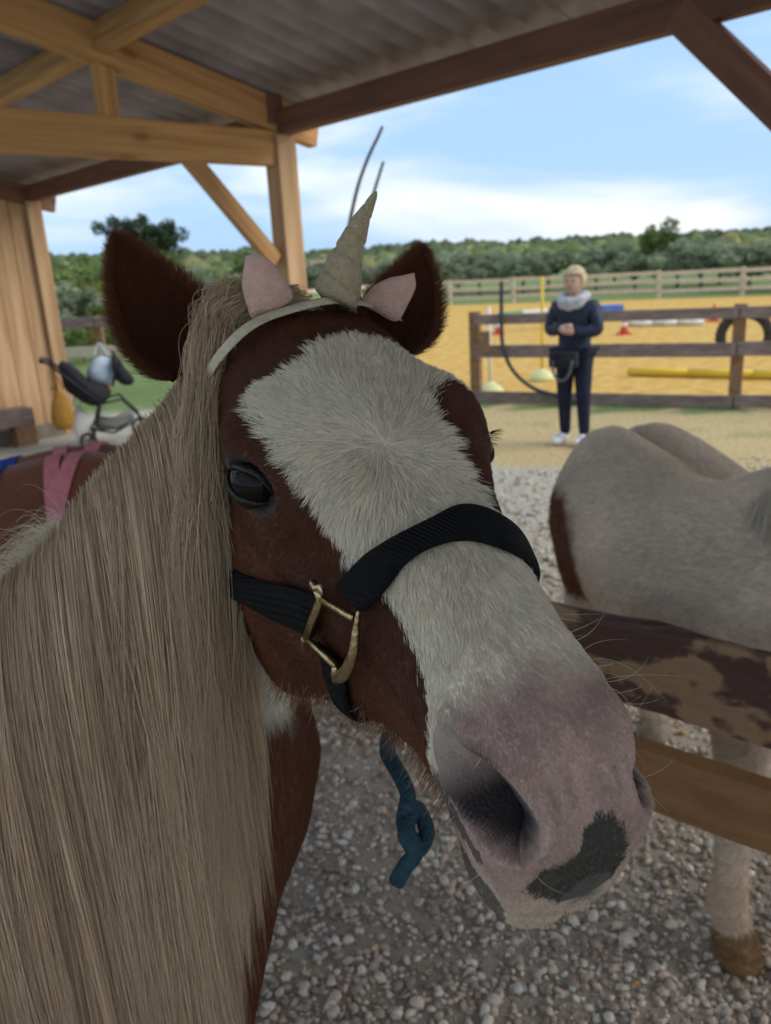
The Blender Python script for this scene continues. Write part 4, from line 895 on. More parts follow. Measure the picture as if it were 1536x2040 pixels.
# chestnut pony behind the near pony's neck
L3 = np.array([-1.27, 2.42, 0]); RZ3 = math.atan2(-.10, -.99)
p3 = thing('pony', 'chestnut pony with a white tail standing behind the near pony neck', 'pony', L3)
C = np.tile(BROWN*1.7, (len(PV), 1))*(1+.2*vnoise(PV, 8)[:, None]); C = C*(1-hf)+np.array([.16, .10, .06])*hf
mesh('body', place(PV, L3, RZ3), PF, mCoat, p3, smooth=True, attr=C)
tail(p3, L3, RZ3, (.74, .66, .52), mMane2, n=4200, L_=.55, spread=.055); mane2(p3, L3, RZ3, (.74, .66, .52), mMane2)
mPinkW = mat('pink_webbing', (.52, .16, .19), (.60, .22, .25), scale=40, rough=.85, bump=.3, bscale=200); mBlue = mat('blue_webbing', (.01, .05, .30), (.02, .08, .38), scale=40, rough=.7)
bvh3 = BVHTree.FromPolygons([Vector(v) for v in PV], PF)
def girdle(parent, name, x0, m, w=.035, half=math.pi*.62, tilt=0.0, loc=L3, rz=RZ3):
    """strap laid over the trunk at local x0"""
    rg = []
    for a in np.linspace(-half, half, 40):
        d = Vector((0, math.sin(a), math.cos(a))); row = []
        for dx in (-w/2, w/2):
            h = bvh3.ray_cast(Vector((x0+dx+tilt*a, 0, .80))+d*.6, -d); row.append(np.array(h[0]) if h[0] is not None else np.array([x0+dx, d.y*.27, .8+d.z*.27]))
        d = np.array(d); rg.append(np.array([row[0]+d*.002, row[0]+d*.007, row[1]+d*.007, row[1]+d*.002]))
    v, f = loft_vf([place(q, loc, rz) for q in rg]); return mesh(name, v, f, m, parent, smooth=False)
hr = thing('harness', 'pink webbing straps and blue girth on the chestnut pony back', 'harness', L3+np.array([0, 0, .5]))
girdle(hr, 'strap', -.36, mPinkW, .045, tilt=.05); girdle(hr, 'strap', -.27, mPinkW, .045, 1.5, tilt=-.03); girdle(hr, 'girth', -.10, mBlue, .06, 2.0)

# ------------------------------------------------------------------ stall rail between the ponies
mRail = mat('stained_rail', (.075, .036, .026), (.27, .16, .085), scale=9, rough=.6, bump=.6, bscale=34, spec=.35, stretch=(1, 1, 1.6), contrast=(.50, .56))
mRail2 = mat('brown_board', (.21, .095, .035), (.30, .15, .06), scale=8, rough=.65, bump=.35, bscale=40, stretch=(1, 1, 5), spec=.3)
ra, rb = on_z(1090, 1198, .90), on_z(1536, 1298, .90); rdv = rb-ra; rdv /= np.linalg.norm(rdv)
rail = thing('stall_rail', 'weathered brown two board timber rail between the ponies', 'fence', (ra[0], ra[1], 0)); rn = np.array([-rdv[1], rdv[0], 0])
def rough_board(name, p, q, w, h, m, parent, amp=.006, seed=0):
    p, q = np.asarray(p), np.asarray(q); d = q-p; L_ = np.linalg.norm(d); d /= L_; sd = np.cross(d, up); sd /= np.linalg.norm(sd); V = []; n = 90; rg = []
    pr = [(-.5, -.5), (.5, -.5), (.5, -.25), (.5, 0), (.5, .25), (.5, .44), (.40, .5), (0, .5), (-.40, .5), (-.5, .44), (-.5, .25), (-.5, 0), (-.5, -.25)]
    for i in range(n):
        c = p+d*L_*i/(n-1); rg.append(np.array([c+sd*(a*w)+up*(b*h)+(sd*(.35 if abs(a) > .45 else .1)+up*(1.0 if abs(b) > .4 else .0))*amp*mnoise.fractal(Vector((i*.18, a*3+seed, b*3)), 1.0, 2.0, 4) for a, b in pr]))
    v, f = loft_vf(rg); return mesh(name, v, f, m, parent, smooth=False)
rough_board('board', ra-rdv*1.25-up*.085, rb+rdv*1.3-up*.085, .042, .165, mRail, rail, .010)
rough_board('board', ra-rdv*1.25-up*.315, rb+rdv*1.3-up*.315, .045, .125, mRail2, rail, .003, 5)
for s in (-1.12, 1.25):
    b_ = ra+rdv*s-rn*.065 if s < 0 else ra+rdv*s-rn*.065
    beam('post', np.array([b_[0], b_[1], 0]), np.array([b_[0], b_[1], .97]), .085, .085, mRail2, rail, side=rdv)
# ------------------------------------------------------------------ arena fence, far fence
mGrey = mat('weathered_wood', (.16, .12, .11), (.30, .23, .20), scale=6, rough=.85, bump=.4, bscale=30, stretch=(1, 1, 3), spec=.15)
mPostW = mat('brown_post', (.20, .115, .06), (.32, .20, .11), scale=6, rough=.85, bump=.4, bscale=30, stretch=(4, 4, 1), spec=.15)
mPale = mat('pale_rail', (.50, .42, .32), (.66, .58, .47), scale=5, rough=.8, bump=.3, bscale=30, spec=.15)
fen = thing('arena_fence', 'weathered timber fence of three rails along the sand arena', 'fence', FA)
flen = np.linalg.norm(FB-FA)
for s in (0, flen, 2*flen, 3*flen):
    c = FA+fdir*s; beam('post', c, c+up*1.03, .12, .10, mPostW, fen, side=fdir)
for z_, h_, o_ in ((.95, .11, .02), (.60, .14, .04), (.075, .13, .0)):
    for s in range(3):
        a = FA+fdir*(s*flen+(.0 if s else .02)); b = FA+fdir*((s+1)*flen-.012); beam('rail', a+fin*(-.085)+up*(z_+random.uniform(-.01, .01)), b+fin*(-.085)+up*(z_+random.uniform(-.012, .012)), .035, h_, mGrey, fen)
beam('block', FA+fdir*.16+up*.58-fin*.13, FA+fdir*.16+up*.82-fin*.13, .12, .045, mPostW, fen, side=fdir)
ff = thing('far_fence', 'pale timber rail fence on the far side of the sand arena', 'fence', (2.2, 34, 0))
Lf0, Lf1 = np.array([.8, 35.2, 0]), np.array([24.0, 20.4, 0]); fd2 = (Lf1-Lf0)/np.linalg.norm(Lf1-Lf0); fl2 = np.linalg.norm(Lf1-Lf0)
Ll0 = np.array([-12.0, 21.2, 0])
for P0, P1 in ((Lf0, Lf1), (Ll0, Lf0)):
    dv = P1-P0; ln = np.linalg.norm(dv); dv /= ln; n = int(ln/2.6)
    for i in range(n+1): c = P0+dv*ln*i/n; beam('post', c, c+up*.98, .13, .11, mPale if i % 3 else mGrey, ff, side=dv)
    for z_ in (.88, .58, .28):
        for i in range(n): beam('rail', P0+dv*(ln*i/n+.0)-np.array([-dv[1], dv[0], 0])*.08+up*(z_+random.uniform(-.03, .03)), P0+dv*(ln*(i+1)/n-.02)-np.array([-dv[1], dv[0], 0])*.08+up*(z_+random.uniform(-.03, .03)), .04, .13, mPale, ff)
# left yard fence seen beside the wall
lf = thing('yard_fence', 'grey and tan two rail fence beyond the pushchair', 'fence', on_z(200, 720))
a, b = at_dist(60, 705, 13.5), at_dist(420, 690, 12.3); a[2] = b[2] = 0; dv = (b-a)/np.linalg.norm(b-a); ln = np.linalg.norm(b-a)
pp = at_dist(206, 700, 13.0); pp[2] = 0; s0 = (pp-a)@dv
for s in (s0-1.9, s0, s0+1.9, s0+3.8): c = a+dv*s; beam('post', c, c+up*1.12, .12, .10, mPostW, lf, side=dv)
for z_ in (1.04, .62):
    for s in (s0-1.9, s0, s0+1.9): beam('rail', a+dv*s+up*z_-np.array([-dv[1], dv[0], 0])*.08, a+dv*(s+1.88)+up*z_-np.array([-dv[1], dv[0], 0])*.08, .04, .15, mPale if z_ < .7 else mGrey, lf)
# low grey timber trough by the wall, with its blocks
tr = thing('timber_block_seat', 'low grey timber beam seat on brown blocks beside the plank wall', 'bench', on_z(20, 893))
sb = on_z(8, 893); beam('beam', sb-nv_*(-1.2)+up*.30, sb-nv_*.32+up*.30, .24, .17, mGrey, tr)
for s in (-.22, .9): c = sb+nv_*s; beam('block', c, c+up*.22, .2, .22, mPostW, tr, side=nv_)
# hose hanging from the fence
mHose = mat('black_hose', (.03, .035, .04), (.06, .065, .07), scale=20, rough=.5)
def fpl(px, py): return on_plane(px, py, FA-fin*.14, fin)
hs = thing('hose', 'black hose hanging in a loop from the arena fence', 'hose', fpl(1004, 790))
tube('hose_line', spline([fpl(999, 560), fpl(999, 622), fpl(1002, 690), fpl(1022, 738), fpl(1062, 773), fpl(1112, 789), fpl(1150, 802)], 50), .022, mHose, hs)
# ------------------------------------------------------------------ arena equipment
mYel = mat('yellow_plastic', (.70, .46, .03), (.78, .54, .06), scale=6, rough=.5); mRed = mat('red_plastic', (.55, .05, .04), (.65, .09, .06), scale=6, rough=.5)
mWh = mat('white_paint', (.70, .70, .66), (.80, .80, .76), scale=8, rough=.6); mLime = mat('pale_lime_plastic', (.62, .62, .28), (.70, .70, .36), scale=8, rough=.55); mBl = mat('blue_plastic', (.05, .12, .42), (.08, .17, .50), scale=6, rough=.5); mGrn = mat('green_paint', (.16, .36, .22), (.22, .42, .28), scale=6, rough=.6)
def lathe(name, prof, c, m, parent, n=24): V, F = lathe_vf(prof, n, c); return mesh(name, V, F, m, parent, smooth=True)
def slalom(px, py, h, m, label):
    g = on_z(px, py); o = thing('slalom_pole', label, 'pole', g)
    lathe('base', [(.15, .0), (.17, .02), (.165, .05), (.12, .10), (.06, .14), (.03, .16)], (g[0], g[1], .012), mLime, o); tube('pole', [(g[0], g[1], .1), (g[0], g[1], h*.5), (g[0], g[1], h)], .02, m, o)
slalom(1080, 760, 1.35, mYel, 'yellow slalom pole on a round lime base in the sand arena')
slalom(977, 788, 1.05, mWh, 'white slalom pole on a round lime base beside the arena fence')
def cone(px, py, h, label):
    g = on_z(px, py); o = thing('traffic_cone', label, 'cone', g); bm = bmesh.new(); bm_box(bm, (g[0], g[1], .035), (h*.3, 0, 0), (0, h*.3, 0), (0, 0, .02), .01); bm_obj('base', bm, mRed, o)
    lathe('cone', [(h*.22, .05), (h*.17, h*.3), (h*.13, h*.5), (h*.07, h*.85), (h*.05, h), (h*.03, h)], (g[0], g[1], 0), mRed, o, 20); lathe('stripe', [(h*.150, h*.42), (h*.118, h*.60)], (g[0], g[1], 0), mWh, o, 20)
cone(1243, 668, .42, 'red cone at the end of the white pole laid on the sand'); cone(1421, 642, .40, 'red cone beside the dark tyre at the arena fence')
cone(993, 668, .42, 'red cone behind the first arena fence post')
def ground_pole(pa, pb, r, m1, m2, label, n=6):
    a, b = on_z(*pa), on_z(*pb); o = thing('ground_pole', label, 'pole', a); a[2] = b[2] = r+.024; 
    for i in range(n): tube('band', [a+(b-a)*(i/n), a+(b-a)*((i+.5)/n), a+(b-a)*((i+.999)/n)], r, m1 if i % 2 == 0 else m2, o, n=14)
ground_pole((1252, 752), (1640, 762), .055, mYel, mYel, 'thick yellow pole lying on the arena sand', 3)
ground_pole((1250, 653), (1400, 650), .06, mPale, mWh, 'white banded pole lying between the red cones', 6)
jp = thing('jump_plank', 'pale green and white jump plank on feet in the arena', 'jump', on_z(1035, 660)); g0, g1 = on_z(992, 664), on_z(1090, 655)
for c in (g0, g1): beam('foot', c+up*.0, c+up*.42, .07, .30, mWh, jp, side=(g1-g0))
beam('plank', g0+up*.36, g0+(g1-g0)*.5+up*.36, .05, .22, mGrn, jp); beam('plank', g0+(g1-g0)*.502+up*.36, g1+up*.36, .05, .22, mWh, jp)
g = on_z(1215, 632); bb = thing('blue_block', 'blue plastic jump block standing on the far arena sand', 'block', g); bm = bmesh.new(); bm_box(bm, g+up*.16, (.30, .05, 0), (-.03, .2, 0), (0, 0, .16), .03); bm_obj('shell', bm, mBl, bb)
# half sunk tractor tyre
mTy = mat('tyre_rubber', (.030, .026, .024), (.06, .05, .045), scale=12, rough=.85, bump=.6, bscale=20)
g = on_z(1482, 690); ty = thing('tractor_tyre', 'large dark tyre half sunk upright in the sand behind the fence post', 'tyre', g); rg = []
for a in np.linspace(0, 2*math.pi, 64, endpoint=False):
    rr = .36+(.018 if int(a*64/6.283) % 2 else 0); cdir = np.array([math.cos(a)*fdir[0], math.cos(a)*fdir[1], math.sin(a)]); c = np.array([g[0], g[1], .16])+cdir*rr
    rg.append(np.array([c+cdir*.085*math.cos(b)+fin*.11*math.sin(b) for b in np.linspace(0, 2*math.pi, 16, endpoint=False)]))
v, f = loft_vf(rg+[rg[0]], cap=False); mesh('casing', v, f, mTy, ty, smooth=True)
# two tall bent poles beyond the pony
mStick = mat('dark_stick', (.05, .045, .04), (.09, .08, .07), scale=15, rough=.8)
for i, pts in enumerate(([(640, 760), (668, 620), (690, 480), (712, 375), (735, 310), (752, 275), (762, 252)], [(690, 700), (712, 560), (735, 420), (752, 360), (764, 322)])):
    q = [at_dist(x, y, 9.0+i*.5) for x, y in pts]; q[0] = np.array([q[0][0], q[0][1], 0.0]); o = thing('bent_pole', ('tall thin bent dark pole standing behind the horn' if i == 0 else 'shorter thin dark pole leaning beside the tall bent pole'), 'pole', q[0])
    tube('shaft', spline(q, 30), np.linspace(.032, .016, 30), mStick, o, n=8)
# ------------------------------------------------------------------ pushchair
ORG = on_z(182, 888); Dd = math.hypot(ORG[0], ORG[1]); away = np.array([ORG[0], ORG[1], 0])/Dd; rgt = np.array([away[1], -away[0], 0])
def SP(px, py, y=0.0):                                       # pushchair side view, y = depth
    p = at_dist(px, py, Dd); return p+away*y
push = thing('pushchair', 'dark pushchair loaded with bags parked by the plank wall', 'pushchair', ORG)
mDk = mat('dark_fabric', (.014, .015, .020), (.03, .032, .04), scale=20, rough=.85, bump=.3, bscale=90); mFr = mat('black_frame', (.02, .02, .024), (.03, .03, .034), scale=20, rough=.4, metal=.4); mGf = mat('grey_mesh_fabric', (.16, .15, .14), (.22, .21, .20), scale=40, rough=.9)
def slab(name, poly, y0, y1, m, parent, thick=None):
    n = len(poly); V = [SP(x, y, y0) for x, y in poly]+[SP(x, y, y1) for x, y in poly]; bm = bmesh.new(); vs = [bm.verts.new(v) for v in V]
    for i in range(n): bm.faces.new([vs[i], vs[(i+1) % n], vs[n+(i+1) % n], vs[n+i]])
    bm.faces.new(vs[:n][::-1]); bm.faces.new(vs[n:]); bmesh.ops.recalc_face_normals(bm, faces=bm.faces[:]); bmesh.ops.bevel(bm, geom=bm.edges[:], offset=.018, segments=2, affect='EDGES'); return bm_obj(name, bm, m, parent, smooth=True)
slab('seat', [(116, 722), (132, 722), (152, 735), (175, 757), (210, 762), (222, 782), (205, 800), (188, 806), (165, 798), (128, 772)], -.2, .2, mDk, push)
slab('hood', [(226, 702), (236, 712), (250, 735), (264, 748), (266, 760), (252, 766), (232, 758), (222, 735)], -.2, .2, mDk, push)
for y in (-.2, .2):
    tube('frame_tube', [SP(96, 720, y), SP(128, 745, y), SP(200, 800, y), SP(240, 790, y), SP(278, 826, y)], .013, mFr, push); tube('frame_tube', [SP(200, 800, y), SP(192, 840, y), SP(178, 872, y)], .013, mFr, push); tube('frame_tube', [SP(188, 850, y), SP(225, 856, y), SP(268, 832, y)], .012, mFr, push)
    tube('frame_tube', [SP(222, 765, y), SP(228, 735, y), SP(226, 700, y)], .012, mFr, push)
tube('handle', [SP(82, 717, -.2), SP(82, 717, 0), SP(82, 717, .2)], .018, mFr, push); tube('frame_tube', [SP(82, 717, -.2), SP(98, 721, -.2)], .014, mFr, push); tube('frame_tube', [SP(82, 717, .2), SP(98, 721, .2)], .014, mFr, push)
slab('basket', [(192, 832), (228, 836), (262, 818), (268, 830), (232, 852), (192, 852)], -.17, .17, mGf, push)
def wheel(px, py, y, r, parent):
    c = SP(px, py, y); c[2] = r+.003; rg = []
    for a in np.linspace(0, 2*math.pi, 32, endpoint=False):
        d = rgt*math.cos(a)+up*math.sin(a); rg.append(np.array([c+d*(r-.016+.016*math.cos(b))+away*.018*math.sin(b) for b in np.linspace(0, 2*math.pi, 10, endpoint=False)]))
    v, f = loft_vf(rg+[rg[0]], cap=False); w = mesh('wheel', v, f, mTy, parent, smooth=True)
    V, F = [], []
    for k in range(5):
        a = k*2*math.pi/5; d = rgt*math.cos(a)+up*math.sin(a); vv, f2 = tube_vf([c, c+d*(r-.01)], .010, 6); o = len(V); V += vv; F += [tuple(i+o for i in q) for q in f2]
    mesh('spokes', V, F, mGf, w)
for y in (-.2, .2): wheel(176, 874, y, .085, push); wheel(282, 830, y, .105, push)
for y in (-.2, .2): tube('axle', [SP(278, 826, y), SP(282, 846, y)], .012, mFr, push)
def sack(name, label, cat, px, py, w, h, dpt, m, y=0.0, top=.6, seed=0):
    """soft bag: rounded, wider below"""
    c = SP(px, py, y); o = thing(name, label, cat, c-up*h/2); rg = []
    for t in np.linspace(0, 1, 16):
        z_ = -h/2+h*t; s = (math.sin(math.pi*min(t*1.0+.08, 1))**.5)*(1-(1-top)*t); rg.append(np.array([c+up*z_+rgt*(w/2*s*math.cos(a)*(1+.08*mnoise.noise(Vector((math.cos(a)*2+seed, t*4, math.sin(a)*2)))))+away*(dpt/2*s*math.sin(a)) for a in np.linspace(0, 2*math.pi, 24, endpoint=False)]))
    v, f = loft_vf(rg); mesh('pouch', v, f, m, o, smooth=True); tube('strap', spline([c+up*h*.42-rgt*w*.2, c+up*(h*.5+.10), c+up*h*.42+rgt*w*.2], 12), .009, m, o, n=8); return o
mMus = mat('mustard_cloth', (.30, .15, .025), (.40, .21, .04), scale=15, rough=.9, bump=.4, bscale=60); mWb = mat('white_cloth', (.62, .62, .60), (.74, .74, .72), scale=15, rough=.8, bump=.4, bscale=50); mBw = mat('pale_blue_cloth', (.42, .54, .70), (.62, .70, .80), scale=12, rough=.85, bump=.4, bscale=40)
sack('cloth_bag', 'mustard cloth bag hanging from the pushchair handle', 'bag', 122, 806, .26, .42, .16, mMus, -.24, .45, 1); sack('plastic_bag', 'white plastic bag hanging under the pushchair seat', 'bag', 160, 838, .20, .38, .14, mWb, -.05, .6, 3)
sack('blanket', 'pale blue blanket bundled on the pushchair seat', 'blanket', 205, 735, .36, .30, .30, mBw, 0, .7, 6)
# ------------------------------------------------------------------ woman
def skin_mesh(joints, edges, radii, sub=2):
    me = bpy.data.meshes.new('t'); me.from_pydata([list(map(float, j)) for j in joints], edges, []); o = bpy.data.objects.new('t', me); col.objects.link(o)
    o.modifiers.new('s', 'SKIN'); sv = me.skin_vertices[0].data
    for i, r in enumerate(radii): sv[i].radius = (r, r) if np.isscalar(r) else r; sv[i].use_root = i == 0
    m = o.modifiers.new('u', 'SUBSURF'); m.levels = m.render_levels = sub
    dg = bpy.context.evaluated_depsgraph_get(); r = bpy.data.meshes.new_from_object(o.evaluated_get(dg)); V = np.array([v.co[:] for v in r.vertices]); F = [tuple(p.vertices) for p in r.polygons]
    bpy.data.objects.remove(o); bpy.data.meshes.remove(r); return V, F
def ellipsoid(c, r, n=20, m=14, f=None):
    V, F = [], []
    for i in range(m+1):
        t = math.pi*i/m
        for j in range(n):
            a = 2*math.pi*j/n; p = np.array([math.sin(t)*math.cos(a), math.sin(t)*math.sin(a), math.cos(t)]); q = np.asarray(c)+p*np.asarray(r); V.append(f(q, p) if f else q)
    for i in range(m):
        for j in range(n): F.append((i*n+j, i*n+(j+1) % n, (i+1)*n+(j+1) % n, (i+1)*n+j))
    return np.array(V), F
WL = on_z(1142, 884); WL[2] = 0; wz = math.atan2(-WL[0], WL[1])-.42
WS = .935
woman = thing('person', 'blond person in navy jacket with arms crossed watching from the yard', 'person', WL)
def wp_(V): return place(np.asarray(V, float), WL, wz, WS)
mSkin = mat('skin', (.55, .33, .24), (.62, .39, .29), scale=20, rough=.6); mNavy = mat('navy_jacket', (.016, .022, .045), (.032, .040, .075), scale=9, rough=.6, bump=.5, bscale=18); mTr = mat('navy_trousers', (.008, .011, .030), (.016, .020, .048), scale=14, rough=.8, bump=.3, bscale=40); mScf = mat('grey_scarf', (.40, .40, .41), (.58, .58, .60), scale=30, rough=.95, bump=.6, bscale=40); mHb = mat('blond_hair', (.48, .34, .18), (.66, .52, .34), scale=25, rough=.7, bump=.5, bscale=60, stretch=(3, 3, .6)); mShoe = mat('white_shoe', (.68, .68, .70), (.78, .78, .80), scale=20, rough=.6)
J = [(0, 0, .84), (0, .0, 1.02), (0, .0, 1.20), (0, -.01, 1.30), (0, -.015, 1.37), (0, -.02, 1.46), (.085, 0, .80), (.095, -.015, .46), (.10, .02, .08), (.11, -.09, .045), (-.085, 0, .80), (-.085, -.015, .46), (-.09, .02, .08), (-.12, -.09, .045),
     (.17, 0, 1.235), (.215, -.03, 1.03), (.02, -.18, 1.045), (-.05, -.19, 1.06), (-.17, 0, 1.235), (-.215, -.03, 1.03), (-.02, -.165, 1.075), (.06, -.175, 1.09)]
Ed = [(0, 1), (1, 2), (2, 3), (3, 4), (4, 5), (0, 6), (6, 7), (7, 8), (8, 9), (0, 10), (10, 11), (11, 12), (12, 13), (2, 14), (14, 15), (15, 16), (16, 17), (2, 18), (18, 19), (19, 20), (20, 21)]
Rd = [.125, .11, .12, .055, .05, .075, .085, .055, .036, .03, .085, .055, .036, .03, .055, .045, .033, .03, .055, .045, .033, .03]
v, f = skin_mesh(J, Ed, Rd, 2); mesh('body', wp_(v), f, mSkin, woman, smooth=True)
def face(q, p):
    q = q.copy(); q[1] -= .016*math.exp(-(((p[0])/.18)**2+((p[2]+.05)/.22)**2))*(p[1] < 0); q[1] += .006*math.exp(-(((abs(p[0])-.38)/.16)**2+((p[2]-.12)/.14)**2))*(p[1] < 0); q[2] -= .008*(p[2] < -.7); return q
v, f = ellipsoid((0, -.025, 1.455), (.074, .092, .108), 28, 20, face); hd_ = mesh('head', wp_(v), f, mSkin, woman, smooth=True)
for s in (-1, 1):
    v, f = ellipsoid((s*.029, -.108, 1.468), (.011, .006, .007), 10, 8); mesh('eye', wp_(v), f, mDk, hd_, smooth=True); v, f = ellipsoid((s*.075, -.015, 1.45), (.010, .02, .03), 10, 8); mesh('ear', wp_(v), f, mSkin, hd_, smooth=True)
v, f = ellipsoid((0, -.112, 1.405), (.024, .006, .007), 12, 8); mesh('mouth', wp_(v), f, mat('lips', (.45, .16, .14), (.5, .2, .17), rough=.5), hd_, smooth=True)
def hairf(q, p):
    q = q.copy(); q += np.asarray(p)*.012*mnoise.fractal(Vector(p*4), 1, 2, 4)
    if p[1] < -.25 and q[2] < 1.515: q[1] = max(q[1], -.055+.05*(1.515-q[2]))
    return q
v, f = ellipsoid((0, -.012, 1.485), (.100, .112, .112), 40, 28, hairf); mesh('hair', wp_(v), f, mHb, woman, smooth=True)
JJ = [(0, 0, .80), (0, .0, .92), (0, .0, 1.06), (0, .0, 1.20), (0, -.005, 1.29), (.17, 0, 1.24), (.235, -.03, 1.03), (.03, -.185, 1.045), (-.17, 0, 1.24), (-.235, -.03, 1.03), (-.03, -.165, 1.08), (.15, -.02, 1.13), (-.15, -.02, 1.13)]
v, f = skin_mesh(JJ, [(0, 1), (1, 2), (2, 3), (3, 4), (3, 5), (5, 6), (6, 7), (3, 8), (8, 9), (9, 10)], [(.165, .13), (.160, .128), (.155, .125), (.155, .115), .075, .085, .068, .052, .085, .068, .052, .05, .05][:13], 2) if False else skin_mesh(JJ[:11], [(0, 1), (1, 2), (2, 3), (3, 4), (3, 5), (5, 6), (6, 7), (3, 8), (8, 9), (9, 10)], [.165, .158, .152, .145, .08, .085, .070, .055, .085, .070, .055], 2)
v[:, :2] *= 1; vv = v*np.array([1, .88, 1]); jk = mesh('jacket', wp_(vv+np.array([0, .0, 0])+.006*np.stack([vnoise(vv, 30), vnoise(vv, 31, 2), 0*vv[:, 0]], 1)), f, mNavy, woman, smooth=True)
v, f = skin_mesh([(0, 0, .86), (.085, 0, .80), (.098, -.015, .47), (.10, .02, .07), (-.085, 0, .80), (-.085, -.015, .47), (-.09, .02, .07)], [(0, 1), (1, 2), (2, 3), (0, 4), (4, 5), (5, 6)], [.14, .105, .072, .050, .105, .072, .050], 2); mesh('trousers', wp_(v), f, mTr, woman, smooth=True)
for t0_, x_, rr in ((0, .0, 1), (1, .01, .92)):
    rg = []
    for a in np.linspace(0, 2*math.pi, 28, endpoint=False):
        c = np.array([.105*rr*math.cos(a), -.03+.100*rr*math.sin(a), 1.335-.032*t0_-.045*(math.sin(a) < 0)*abs(math.sin(a))]); rg.append(np.array([c+np.array([math.cos(a)*math.cos(b), math.sin(a)*math.cos(b), math.sin(b)])*.042*(1+.12*math.sin(7*a)) for b in np.linspace(0, 2*math.pi, 12, endpoint=False)]))
    v, f = loft_vf(rg+[rg[0]], cap=False); mesh('scarf', wp_(v), f, mScf, woman, smooth=True)
for s in (1, -1):
    c = np.array([s*.105, -.055, .05]); v, f = ellipsoid(c, (.052, .140, .055), 18, 12, lambda q, p: np.array([q[0]-s*.0+s*.1*(c[1]-q[1])*.6, q[1], max(q[2], .004) if p[1] > -.2 else max(min(q[2], .075), .004)])); sh = mesh('shoe', wp_(v), f, mShoe, woman, smooth=True)
bag = thing('shoulder_bag', 'small dark shoulder bag with a looped strap carried by the person', 'bag', wp_([[0, -.2, .72]])[0]); bm = bmesh.new(); bm_box(bm, (-.015, -.195, .80), (.135, 0, 0), (0, .04, 0), (0, 0, .075), .03); me_ = np.array([v.co[:] for v in bm.verts])
for q, v in zip(wp_(me_), bm.verts): v.co = q
bm_obj('pouch', bm, mDk, bag, smooth=True); tube('strap', wp_(spline([(-.10, -.235, .80), (-.085, -.245, .68), (-.02, -.25, .62), (.05, -.245, .66), (.09, -.235, .80)], 24)), .011, mat('grey_strap', (.10, .10, .12), (.15, .15, .17), scale=20, rough=.6), bag, n=8); tube('strap', wp_(spline([(.10, -.19, .86), (.165, -.13, 1.0), (.13, -.10, 1.22), (.10, .02, 1.33)], 20)), .009, mDk, bag, n=8)
# ------------------------------------------------------------------ trees, houses, forest
def leaf_mesh(name, n, size, rx, rz, seed, lobes=14, hollow=.35, flat=.6):
    """crown of small leaf-clump faces spread through uneven lobes"""
    r = np.random.default_rng(seed); lc = r.normal(0, 1, (lobes, 3)); lc /= np.linalg.norm(lc, axis=1, keepdims=True); lc = lc*r.uniform(.25, 0.80 if lobes < 20 else .82, (lobes, 1))*np.array([rx, rx, rz]); lr = r.uniform(.28, .52, lobes)*min(rx, rz)*(1 if lobes < 20 else .85)
    k = r.integers(0, lobes, n); d = r.normal(0, 1, (n, 3)); d /= np.linalg.norm(d, axis=1, keepdims=True); rad_ = lr[k]*r.uniform(hollow, 1, n)**.5*(1+.25*vnoise(d*3+lc[k], 3)); c = lc[k]+d*rad_[:, None]
    a = d+r.normal(0, .7, (n, 3)); a /= np.linalg.norm(a, axis=1, keepdims=True); b = np.cross(a, r.normal(0, 1, (n, 3))); b /= np.linalg.norm(b, axis=1, keepdims=True); e = np.cross(a, b); s = size*r.uniform(.5, 1.3, (n, 1))
    V = np.stack([c-b*s*.35, c+e*s*.9, c+b*s*.35, c-e*s*.9], 1).reshape(-1, 3).astype(np.float32); me = bpy.data.meshes.new(name)
    me.vertices.add(len(V)); me.vertices.foreach_set('co', V.ravel()); me.loops.add(len(V)); me.loops.foreach_set('vertex_index', np.arange(len(V), dtype=np.int32)); me.polygons.add(n); me.polygons.foreach_set('loop_start', np.arange(0, len(V), 4, dtype=np.int32)); me.update(calc_edges=True)
    at = me.attributes.new('coat', 'FLOAT_COLOR', 'POINT'); sh = np.repeat(r.uniform(.6, 1.35, lobes)[k]*r.uniform(.75, 1.25, n), 4); cc = np.ones((len(V), 4), np.float32); cc[:, :3] = sh[:, None]; at.data.foreach_set('color', cc.ravel()); return me
def leaf_mat(name, c1, c2):
    m = mat(name, c1, c2, scale=.9, rough=.75, attr='coat', spec=.2); nt = m.node_tree; b = nt.nodes['Principled BSDF']; L = nt.links.new
    tr = nd(nt, 'ShaderNodeBsdfTranslucent'); L(b.inputs['Base Color'].links[0].from_socket, tr.inputs['Color']); ms = nd(nt, 'ShaderNodeMixShader'); ms.inputs[0].default_value = .42
    L(b.outputs[0], ms.inputs[1]); L(tr.outputs[0], ms.inputs[2]); L(ms.outputs[0], nt.nodes['Material Output'].inputs['Surface']); return m
mOl, mGr, mYg, mDkg = leaf_mat('olive_leaf', (.22, .265, .16), (.34, .38, .26)), leaf_mat('green_leaf', (.12, .17, .05), (.22, .28, .10)), leaf_mat('yellow_green_leaf', (.22, .25, .05), (.34, .34, .09)), leaf_mat('dark_pine_leaf', (.04, .065, .035), (.07, .10, .05))
mBark = mat('bark', (.09, .065, .045), (.16, .12, .085), scale=12, rough=.95, bump=.8, bscale=30, stretch=(1, 1, .3))
